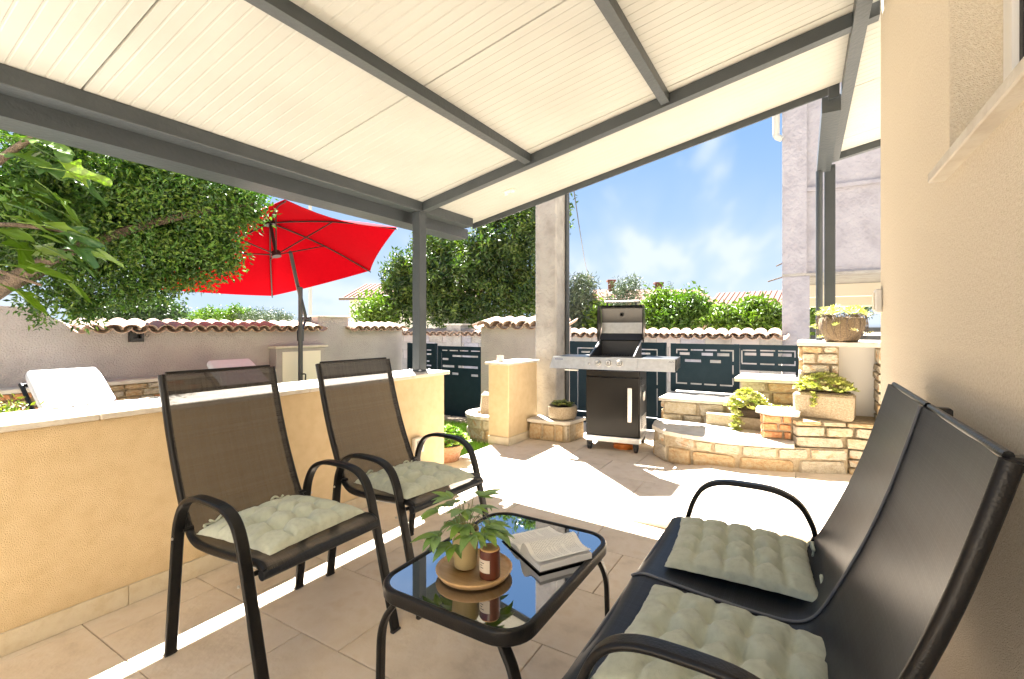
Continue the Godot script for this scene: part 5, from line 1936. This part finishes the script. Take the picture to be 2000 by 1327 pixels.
func tiled_house(called_label: String, at: Vector3, turn: float, w: float, d: float, eave: float, ridge: float, wall: Material, chimneys: Array) -> Node3D:
	var t := thing("house", called_label, "house", at, turn)
	boxpart("wall", Vector3(-w / 2, -0.4, -d / 2), Vector3(w / 2, eave, d / 2), 0.0, wall, t)
	# pitched roof: ridge along x; ribs of tile rows on the front slope
	var o := 0.35
	for s in [-1.0, 1.0]:
		var m := MB.new()
		var a := Vector3(-w / 2 - o, eave - 0.08, s * (d / 2 + o))
		var b := Vector3(w / 2 + o, eave - 0.08, s * (d / 2 + o))
		var c := Vector3(w / 2 + o, ridge, 0)
		var e := Vector3(-w / 2 - o, ridge, 0)
		if s > 0:
			m.quad(a, b, c, e)
		else:
			m.quad(b, a, e, c)
		var rp := part("roof_slope", m, M.redroof, t)
		if s > 0:
			var n := int(w / 0.24)
			for k in n:
				var x := -w / 2 - o + (w + 2 * o) * (k + 0.5) / n
				var tb := MB.new()
				tb.tube([Vector3(x, a.y + 0.01, a.z + 0.02), Vector3(x, ridge + 0.005, 0)], 0.05, 0.05, 6)
				part("tile_row", tb, M.redroof, rp)
	for s in [-1.0, 1.0]:
		var g := MB.new()
		var x: float = s * w / 2
		if s > 0:
			g.tri(Vector3(x, eave, d / 2), Vector3(x, eave, -d / 2), Vector3(x, ridge - 0.1, 0))
		else:
			g.tri(Vector3(x, eave, -d / 2), Vector3(x, eave, d / 2), Vector3(x, ridge - 0.1, 0))
		part("gable", g, wall, t)
	var gu := MB.new()
	gu.tube([Vector3(-w / 2 - o, eave - 0.1, d / 2 + o + 0.05), Vector3(w / 2 + o, eave - 0.1, d / 2 + o + 0.05)], 0.07, 0.07, 8)
	part("gutter", gu, M.bark, t)
	for q in chimneys:
		var c := boxpart("chimney", Vector3(q[0] - 0.2, ridge - 0.4, q[1] - 0.2), Vector3(q[0] + 0.2, ridge + q[2] - 0.35, q[1] + 0.2), 0.02, M.redroof, t)
		boxpart("chimney_cap", Vector3(q[0] - 0.3, ridge + q[2] - 0.349, q[1] - 0.3), Vector3(q[0] + 0.3, ridge + q[2] - 0.2, q[1] + 0.3), 0.02, M.redroof, c)
	return t

func build_houses() -> void:
	var h := tiled_house("cream house with red tiled roof behind the boundary wall left of the big tree", Vector3(-18.2, 0, -20.2), deg_to_rad(20), 6.0, 4.5, 2.72, 3.6, M.cream, [])
	boxpart("attic", Vector3(-1.4, 3.3, -1.6), Vector3(2.6, 4.15, 0.2), 0.0, M.cream, h)
	boxpart("attic_roof", Vector3(-1.6, 4.1505, -1.8), Vector3(2.8, 4.28, 0.4), 0.0, M.redroof, h)
	tiled_house("low house with long red tiled roof behind the green bushes, next to concrete house", Vector3(-1.6, 0, -31.5), deg_to_rad(-6), 5.2, 5.0, 2.2, 3.25, M.house, [])
	tiled_house("reddish house with two chimneys showing above the bright bushes", Vector3(-9.6, 0, -34.5), deg_to_rad(30), 7.0, 5.0, 2.9, 3.85, M.terra[0], [[-2.6, 0.2, 0.9], [0.7, 0.4, 0.7]])

# ------------------------------------------------------------------ plants
func leaf_cluster(seed_: int, n: int, l: float, w: float, rad: float, droop := 0.0) -> ArrayMesh:
	var r := RandomNumberGenerator.new()
	r.seed = seed_
	var m := MB.new()
	for k in n:
		var d := Vector3(r.randfn(), r.randfn(), r.randfn()).normalized()
		var at := d * rad * pow(r.randf(), 0.5)
		var ld := (Vector3(r.randfn(), r.randfn() * 0.5 - droop, r.randfn()) + d * 0.6).normalized()
		var s := ld.cross(Vector3(r.randfn(), r.randfn() + 1.5, r.randfn())).normalized()
		var u := s.cross(ld)
		var ll := l * r.randf_range(0.7, 1.2)
		var ww := w * r.randf_range(0.8, 1.2)
		var mid := at + ld * ll * 0.45
		var tip := at + ld * ll - u * ll * 0.15
		m.tri(at, mid + s * ww * 0.5 + u * ww * 0.2, tip)
		m.tri(at, tip, mid - s * ww * 0.5 + u * ww * 0.2)
	return m.mesh()

func crown(parent: Node3D, blobs: Array, count: int, cluster: ArrayMesh, mat: Material, cols: Array, size: Vector2, seed_: int, gap := 0.0, gapf := 1.2) -> void:
	var r := RandomNumberGenerator.new()
	r.seed = seed_
	var f := FastNoiseLite.new()
	f.seed = seed_
	f.frequency = gapf
	var tot := 0.0
	var cum := []
	for b in blobs:
		tot += pow(b[1].x * b[1].y * b[1].z, 0.6)
		cum.append(tot)
	var xs := []
	var cs := []
	var tries := 0
	while xs.size() < count and tries < count * 6:
		tries += 1
		var q := r.randf() * tot
		var k := 0
		while cum[k] < q:
			k += 1
		var d := Vector3(r.randfn(), r.randfn(), r.randfn()).normalized()
		var p: Vector3 = blobs[k][0] + d * blobs[k][1] * pow(r.randf(), 0.42) * (1.0 + 0.45 * f.get_noise_3dv(d * 2.6 + blobs[k][0] * 3.0))
		if f.get_noise_3dv(p) < gap - 0.45:
			continue
		var b := Basis(Quaternion(r.randfn(), r.randfn(), r.randfn(), r.randfn()).normalized()).scaled(Vector3.ONE * r.randf_range(size.x, size.y))
		xs.append(Transform3D(b, p))
		var c: Color = cols[r.randi() % cols.size()]
		var g := r.randf_range(0.75, 1.25)
		cs.append(Color(c.r * g, c.g * g, c.b * g))
	var mm := MultiMesh.new()
	mm.transform_format = MultiMesh.TRANSFORM_3D
	mm.use_colors = true
	mm.mesh = cluster
	mm.instance_count = xs.size()
	for i in xs.size():
		mm.set_instance_transform(i, xs[i])
		mm.set_instance_color(i, cs[i])
	var o := MultiMeshInstance3D.new()
	o.name = "crown"
	o.multimesh = mm
	o.material_override = mat
	o.set_meta("kind", "stuff")
	parent.add_child(o)

func trunk(parent: Node3D, path: Array, r0: float, r1: float, called := "trunk") -> void:
	var m := MB.new()
	m.tube(spline(path, 5), r0, r1, 9)
	part(called, m, M.bark, parent)

func tree(called: String, label: String, at: Vector3, blobs: Array, count: int, cluster: ArrayMesh, mat: Material, cols: Array, size: Vector2, seed_: int, gap := 0.0, r0 := 0.12, gapf := 1.2, cat := "tree") -> Node3D:
	var t := thing(called, label, cat, at)
	var top: Vector3 = blobs[0][0]
	trunk(t, [Vector3.ZERO, top * 0.4 + Vector3(0.05, 0, 0.04), top * 0.75], r0, r0 * 0.6)
	for k in mini(blobs.size(), 6):
		var e: Vector3 = blobs[k][0]
		trunk(t, [top * 0.6, top * 0.7 + (e - top * 0.7) * 0.5 + Vector3(0, 0.1, 0), e + Vector3(0, blobs[k][1].y * 0.3, 0)], r0 * 0.5, r0 * 0.12, "limb")
	crown(t, blobs, count, cluster, mat, cols, size, seed_, gap, gapf)
	return t

func build_plants() -> void:
	var V := func(x: float, y: float, z: float) -> Vector3: return Vector3(x, y, z)
	# small leaved tree over the loungers
	var small := leaf_cluster(2, 14, 0.036, 0.016, 0.085, 0.3)
	var g1 := [Color(0.050, 0.125, 0.016), Color(0.075, 0.165, 0.02), Color(0.035, 0.09, 0.018), Color(0.12, 0.20, 0.025)]
	var base := Vector3(-5.0, -0.03, -0.35)
	var t := thing("pomegranate_tree", "dense small leaved green tree hanging over the sun loungers at the left", "tree", base)
	trunk(t, [Vector3.ZERO, V.call(0.20, 0.8, -0.2), V.call(0.45, 1.38, -0.55), V.call(0.80, 1.75, -0.95), V.call(1.05, 2.3, -1.3)], 0.085, 0.04)
	trunk(t, [V.call(0.45, 1.38, -0.55), V.call(0.9, 1.62, -0.75), V.call(1.3, 1.9, -1.2), V.call(1.5, 2.1, -1.7)], 0.05, 0.015, "limb")
	trunk(t, [V.call(0.45, 1.38, -0.55), V.call(0.35, 1.9, -0.9), V.call(0.3, 2.6, -1.0)], 0.05, 0.015, "limb")
	var bl := []
	for q in [[1.13, 2.28, -1.22, 0.62, 0.42], [0.83, 2.27, -0.98, 0.6, 0.5], [0.56, 2.02, -0.82, 0.55, 0.55], [0.89, 1.94, -1.13, 0.6, 0.45], [1.12, 2.00, -1.39, 0.48, 0.36], [1.22, 2.09, -1.51, 0.4, 0.27], [1.35, 2.10, -1.65, 0.2, 0.18], [1.40, 2.12, -1.68, 0.15, 0.13], [1.05, 1.75, -1.35, 0.34, 0.17], [0.76, 1.69, -1.06, 0.46, 0.22], [0.47, 1.84, -0.76, 0.5, 0.32], [1.12, 2.37, -1.51, 0.35, 0.25], [0.55, 1.42, -0.82, 0.2, 0.06], [0.11, 1.88, -0.54, 0.5, 0.4], [1.22, 1.78, -1.51, 0.2, 0.14], [1.33, 1.71, -1.58, 0.1, 0.16], [1.30, 1.95, -1.62, 0.1, 0.14], [1.15, 1.57, -1.41, 0.1, 0.13], [0.96, 1.52, -1.29, 0.14, 0.12], [1.35, 2.16, -1.67, 0.12, 0.1], [1.15, 2.33, -1.58, 0.2, 0.12], [1.16, 2.41, -1.30, 0.3, 0.2], [0.86, 1.44, -1.17, 0.12, 0.1], [0.67, 1.32, -1.00, 0.1, 0.09], [0.40, 1.32, -0.78, 0.12, 0.08], [1.25, 1.54, -1.49, 0.05, 0.08], [1.40, 2.07, -1.70, 0.06, 0.07], [0.55, 1.43, -0.93, 0.2, 0.08]]:
		bl.append([Vector3(q[0], q[1], q[2]), Vector3(q[3], q[4], q[3])])
	crown(t, bl, 8200, small, M.leaf, g1, Vector2(0.75, 1.3), 3, 0.27, 2.6)
	# fig branch with large lobed leaves
	var fb := Vector3(-3.9, -0.03, 0.35)
	var ft := thing("fig_tree", "fig branch with large lobed light green leaves at the far left edge", "tree", fb)
	trunk(ft, [Vector3.ZERO, V.call(-0.1, 0.9, -0.4), V.call(-0.05, 1.7, -0.9), V.call(0.1, 2.1, -1.15), V.call(0.3, 2.35, -1.35)], 0.05, 0.012)
	trunk(ft, [V.call(-0.05, 1.7, -0.9), V.call(0.15, 1.75, -1.2), V.call(0.30, 1.72, -1.45)], 0.018, 0.008, "limb")
	trunk(ft, [V.call(-0.08, 1.5, -0.8), V.call(0.10, 1.5, -1.1), V.call(0.2, 1.42, -1.3)], 0.016, 0.008, "limb")
	var figs := []
	for k in 3:
		figs.append(fig_leaf(k))
	var r := RandomNumberGenerator.new()
	r.seed = 40
	var spots := [[0.12, 2.24, -1.19, 0.9], [0.27, 2.21, -1.24, 1], [0.25, 2.16, -1.32, 1], [0.13, 2.14, -1.17, 1], [0.42, 2.04, -1.32, 1], [0.20, 2.08, -1.29, 1.1], [-0.09, 2.07, -1.26, 1.1], [-0.13, 1.96, -1.21, 1.1], [0.04, 1.97, -1.30, 1], [0.31, 1.94, -1.30, 0.9], [0.24, 1.85, -1.35, 1], [0.18, 1.84, -1.24, 1.1], [0.13, 1.79, -1.18, 1.2], [0.31, 1.74, -1.27, 1.1], [0.37, 1.72, -1.34, 0.9], [-0.10, 1.70, -1.26, 1.1], [0.02, 1.63, -1.30, 1], [0.14, 1.63, -1.37, 1.1], [0.10, 1.51, -1.35, 1.2], [0.14, 1.52, -1.19, 1.2], [0.39, 1.64, -1.38, 0.9], [0.09, 1.71, -1.28, 1], [-0.09, 1.42, -1.21, 1.2], [0.24, 2.04, -1.44, 0.8], [-0.21, 2.12, -1.18, 1.1], [0.08, 1.71, -1.12, 1.1], [0.06, 2.17, -1.26, 0.9], [0.35, 1.62, -1.46, 0.8]]
	for k in spots.size():
		var q: Array = spots[k]
		var o := part("leaf", figs[k % 3], M.figleaf[k % 3], ft)
		var out_ := Vector3(r.randf_range(0.2, 1.0), r.randf_range(-0.75, 0.05), r.randf_range(-1.0, -0.1)).normalized()
		var sd := out_.cross(Vector3.UP).normalized()
		var up := sd.cross(out_).rotated(out_, r.randf_range(-0.8, 0.8))
		o.transform = Transform3D(Basis(out_.cross(up) * -1.0, up, out_).scaled(Vector3.ONE * 0.25 * q[3]), Vector3(q[0], q[1], q[2]))
	var ys := tree("yellow_shrub", "small yellow green shrub at the left edge behind the parapet", Vector3(-4.56, -0.02, -0.98), [[Vector3(0, 0.62, 0), Vector3(0.13, 0.10, 0.13)], [Vector3(-0.02, 0.45, 0), Vector3(0.15, 0.15, 0.15)]], 90, leaf_cluster(5, 6, 0.04, 0.018, 0.05), M.leaf, [Color(0.24, 0.26, 0.03), Color(0.13, 0.19, 0.03)], Vector2(0.8, 1.2), 8, 0.1, 0.012, 3.0, "shrub")
	# big tree behind gate
	var droopy := leaf_cluster(7, 12, 0.15, 0.052, 0.24, 0.9)
	var g2 := [Color(0.05, 0.095, 0.016), Color(0.075, 0.125, 0.02), Color(0.035, 0.07, 0.016), Color(0.12, 0.17, 0.025)]
	var tb := Vector3(-7.73, -0.3, -9.93)
	var b2 := []
	for q in [[0.11, 2.78, -0.07, 1.1, 0.9], [0.91, 3.28, -0.32, 0.95, 0.8], [1.42, 3.69, -0.74, 0.8, 0.8], [-0.68, 2.38, 0.41, 0.75, 0.75], [-0.92, 2.23, 0.91, 0.5, 0.8], [-1.11, 2.89, 0.91, 0.38, 0.5], [-0.53, 3.49, -0.03, 0.8, 0.7], [1.18, 2.10, -0.37, 0.9, 0.6], [0.30, 1.84, 0.17, 1, 0.5], [1.77, 4.40, -1.19, 0.9, 0.8], [0.63, 4.45, -0.73, 0.7, 0.5], [-1.50, 1.84, 1.14, 0.35, 0.4], [1.69, 2.50, -0.79, 0.6, 0.8]]:
		b2.append([Vector3(q[0], q[1], q[2]), Vector3(q[3], q[4], q[3])])
	tree("broadleaf_tree", "large dark green broadleaf tree behind the dark gate, left of the concrete column", tb, b2, 3400, droopy, M.leaf, g2, Vector2(0.7, 1.15), 12, 0.13, 0.16, 0.9)
	# far left trees over the boundary wall
	var far := leaf_cluster(9, 12, 0.16, 0.07, 0.3)
	var olive := leaf_cluster(10, 12, 0.14, 0.026, 0.24)
	var gd := [Color(0.045, 0.085, 0.025), Color(0.06, 0.11, 0.03), Color(0.035, 0.065, 0.02)]
	var go := [Color(0.11, 0.14, 0.085), Color(0.14, 0.17, 0.11), Color(0.085, 0.115, 0.06)]
	var gb := [Color(0.12, 0.20, 0.02), Color(0.16, 0.24, 0.025), Color(0.09, 0.15, 0.02)]
	var F := [
		["broadleaf_tree", "round dark green tree above the boundary wall left of the umbrella", -17.81, -6.74, [[0.00, 2.01, 0.00, 0.95, 0.75], [-0.82, 1.77, 0.50, 0.8, 0.5], [0.75, 1.85, -0.46, 0.6, 0.5]], far, gd, 900, M.leaf],
		["low_tree", "pale green low tree top showing above the boundary wall under the umbrella", -20.83, -10.76, [[0.00, 1.83, 0.00, 0.9, 0.35], [0.73, 2.00, -0.44, 0.5, 0.3], [-0.73, 1.77, 0.44, 0.5, 0.25]], far, gb, 420, M.leaf],
		["olive_tree", "grey green olive tree top above the boundary wall beside the umbrella mast", -19.10, -11.81, [[0.00, 1.83, 0.00, 0.9, 0.35], [-0.55, 1.90, 0.33, 0.6, 0.3], [0.64, 1.77, -0.39, 0.5, 0.25]], olive, go, 500, M.leafdark],
		["green_bush", "bright green bush beside the big tree in front of the cream house", -8.79, -8.12, [[0.00, 1.82, 0.00, 0.42, 0.45], [0.13, 1.63, -0.08, 0.4, 0.4]], far, gb, 200, M.leaf],
		["olive_tree", "silvery olive tree immediately right of the concrete column", -4.20, -9.73, [[0.00, 1.95, 0.00, 0.42, 0.55], [-0.08, 1.56, 0.05, 0.5, 0.4], [0.05, 2.29, -0.03, 0.28, 0.3]], olive, go, 620, M.leafdark],
		["olive_tree", "airy olive tree rising behind the open grill lid", -4.36, -13.14, [[0.00, 2.17, 0.00, 0.6, 0.55], [0.18, 2.60, -0.11, 0.35, 0.3], [-0.31, 1.88, 0.19, 0.5, 0.4]], olive, go, 420, M.leafdark],
		["green_bush", "bright yellow green bush directly left of the grill lid", -3.69, -9.69, [[0.00, 1.67, 0.00, 0.26, 0.28], [0.09, 1.45, -0.06, 0.3, 0.25]], far, gb, 150, M.leaf],
		["green_bush", "bright yellow green bush directly right of the grill lid", -2.72, -10.75, [[0.00, 1.77, 0.00, 0.34, 0.42], [-0.14, 1.52, 0.09, 0.35, 0.3], [0.10, 1.97, -0.06, 0.25, 0.25]], far, gb, 300, M.leaf],
		["green_bush", "mid green rounded bush between the two red chimneys and the street wall", -2.13, -10.63, [[0.00, 1.78, 0.00, 0.42, 0.36], [0.19, 1.91, -0.11, 0.26, 0.26], [-0.17, 1.56, 0.10, 0.35, 0.25]], far, [Color(0.08, 0.15, 0.02), Color(0.11, 0.19, 0.025)], 330, M.leaf],
		["vine_hedge", "bright green vine hedge in front of the long red tiled roof", -1.14, -10.54, [[0.00, 1.60, 0.00, 0.45, 0.22], [-0.31, 1.57, 0.19, 0.3, 0.2], [0.35, 1.65, -0.21, 0.4, 0.26], [0.65, 1.60, -0.40, 0.3, 0.3], [0.31, 1.86, -0.19, 0.2, 0.2]], far, gb, 360, M.leaf],
		["conifer_tree", "small dark conifer tip showing above the red tiled roof", -7.15, -30.75, [[0.00, 3.75, 0.00, 0.22, 0.55], [0.00, 3.30, 0.00, 0.42, 0.4]], olive, gd, 90, M.leafdark],
		["broadleaf_tree", "dark tree seen through the open ground floor of the concrete house", 2.37, -31.84, [[0.00, 2.83, 0.00, 1.5, 0.7], [1.06, 2.94, -0.65, 1.2, 0.6]], far, gd, 420, M.leaf],
		["green_bush", "green bush beside the concrete house column behind the far canopy post", 0.24, -17.10, [[0.00, 1.45, 0.00, 0.3, 0.6], [0.00, 2.07, 0.00, 0.3, 0.4]], far, gb, 160, M.leaf]]
	for i in F.size():
		var f: Array = F[i]
		var at := Vector3(f[2], -0.3, f[3])
		var bb := []
		for q in f[4]:
			bb.append([Vector3(q[0], q[1], q[2]), Vector3(q[3], q[4], q[3])])
		tree(f[0], f[1], at, bb, f[7], f[5], f[8], f[6], Vector2(0.55, 0.95), 50 + i, 0.08, 0.07, 1.5, "tree" if f[0].ends_with("tree") else "bush")

func fig_leaf(k: int) -> ArrayMesh:   # five lobed leaf, unit long, along +z, stalk at the origin
	var m := MB.new()
	var out := []
	var lobes := [[-2.15, 0.50], [-1.72, 0.34], [-1.15, 0.74], [-0.72, 0.42], [-0.28, 0.86], [0.0, 1.0], [0.28, 0.86], [0.72, 0.42], [1.15, 0.74], [1.72, 0.34], [2.15, 0.50]]
	for q in lobes:
		var j := 1.0 + 0.07 * sin(k * 3.1 + q[0] * 5.0)
		out.append(Vector3(sin(q[0]) * q[1] * 0.62 * j, 0, 0.18 + cos(q[0]) * q[1] * 0.72 * j))
	var fine := []
	for i in out.size() - 1:
		var p0: Vector3 = out[maxi(i - 1, 0)]
		var p3: Vector3 = out[mini(i + 2, out.size() - 1)]
		for s in 4:
			fine.append((out[i] as Vector3).cubic_interpolate(out[i + 1], p0, p3, s / 4.0))
	fine.append(out[-1])
	var bend := func(p: Vector3) -> Vector3:
		var y := -0.28 * p.z * p.z + 0.30 * absf(p.x) - 0.25 * p.x * p.x + 0.03 * sin(p.x * 14 + p.z * 9 + k)
		return Vector3(p.x, y, p.z)
	var rows := [[], [], []]
	for p in fine:
		rows[0].append(bend.call(Vector3(p.x * 0.04, 0, lerpf(0.10, p.z, 0.12))))
		rows[1].append(bend.call(Vector3(p.x * 0.55, 0, lerpf(0.14, p.z, 0.58))))
		rows[2].append(bend.call(p))
	m.grid(rows)
	m.tube([Vector3(0, 0.02, -0.35), bend.call(Vector3(0, 0, 0.15))], 0.014, 0.012, 5)
	return m.mesh()

func late_materials() -> void:
	var leafm := func(r: float, g: float, b: float, back: Color, rough := 0.4) -> StandardMaterial3D:
		var m := noisy(60, [lin(r * 0.8, g * 0.85, b * 0.8), lin(r * 1.15, g * 1.1, b)], 0.12, 0.03, rough, 0.0, 0.0, 4, false)
		m.backlight_enabled = true
		m.backlight = back
		m.cull_mode = BaseMaterial3D.CULL_DISABLED
		return m
	M.plantleaf = [leafm.call(0.16, 0.27, 0.07, lin(0.10, 0.16, 0.02)), leafm.call(0.20, 0.32, 0.11, lin(0.10, 0.16, 0.02)), leafm.call(0.19, 0.31, 0.04, lin(0.14, 0.22, 0.02))]
	M.plantstem = plain(lin(0.16, 0.18, 0.06), 0.6)
	M.figleaf = [leafm.call(0.12, 0.21, 0.03, lin(0.40, 0.52, 0.03), 0.35), leafm.call(0.15, 0.24, 0.04, lin(0.44, 0.56, 0.03), 0.35), leafm.call(0.08, 0.16, 0.05, lin(0.26, 0.36, 0.03), 0.30)]
	M.sedum = [leafm.call(0.52, 0.54, 0.16, lin(0.16, 0.18, 0.02)), leafm.call(0.44, 0.50, 0.14, lin(0.12, 0.16, 0.02)), leafm.call(0.62, 0.60, 0.32, lin(0.16, 0.16, 0.03))]
	M.sedum_green = [leafm.call(0.22, 0.34, 0.05, lin(0.10, 0.15, 0.02)), leafm.call(0.30, 0.42, 0.08, lin(0.12, 0.16, 0.02)), leafm.call(0.14, 0.24, 0.04, lin(0.08, 0.12, 0.02))]
	M.sedum_dull = [leafm.call(0.28, 0.30, 0.09, lin(0.08, 0.08, 0.02)), leafm.call(0.20, 0.25, 0.07, lin(0.08, 0.09, 0.02))]
	var pr := StandardMaterial3D.new()
	pr.albedo_texture = print_texture()
	pr.roughness = 0.85
	pr.cull_mode = BaseMaterial3D.CULL_DISABLED
	M.print = pr

func _ready() -> void:
	rng.seed = 11
	var cam := Camera3D.new()
	cam.name = "camera"
	add_child(cam)
	cam.position = Vector3(0, 1.15, 0)
	cam.rotation.y = atan2(570.0, 940.0)
	cam.near = 0.05
	cam.far = 900.0
	cam.projection = Camera3D.PROJECTION_FRUSTUM
	cam.size = 2.0 * 0.05 * 663.5 / 940.0
	cam.frustum_offset = Vector2(0, -0.05 * 23.5 / 940.0)
	cam.current = true
	var we := WorldEnvironment.new()
	we.name = "world_environment"
	var env := Environment.new()
	env.background_mode = Environment.BG_SKY
	var sky := Sky.new()
	var sm := PanoramaSkyMaterial.new()
	sm.panorama = sky_image()
	sm.energy_multiplier = 0.120
	sky.sky_material = sm
	env.sky = sky
	env.tonemap_mode = Environment.TONE_MAPPER_LINEAR
	env.tonemap_exposure = 10.4
	env.sdfgi_enabled = true
	env.ssao_enabled = true
	env.ssil_enabled = true
	we.environment = env
	add_child(we)
	var sun := DirectionalLight3D.new()
	sun.name = "sun"
	add_child(sun)
	sun.look_at_from_position(Vector3(-4.63, 10, -4.3), Vector3.ZERO, Vector3.UP)
	sun.light_color = Color(1.0, 0.985, 0.965)
	sun.light_energy = 1.6
	sun.light_angular_distance = 0.5
	sun.shadow_enabled = true

	make_materials()
	late_materials()
	build_ground()
	build_floor()
	build_ramp()
	build_parapet()
	build_house()
	build_canopy()
	build_fences()
	build_planters()
	build_garden()
	build_street()
	build_houses()
	build_plants()
	build_grill()
	build_seats()
	build_table()
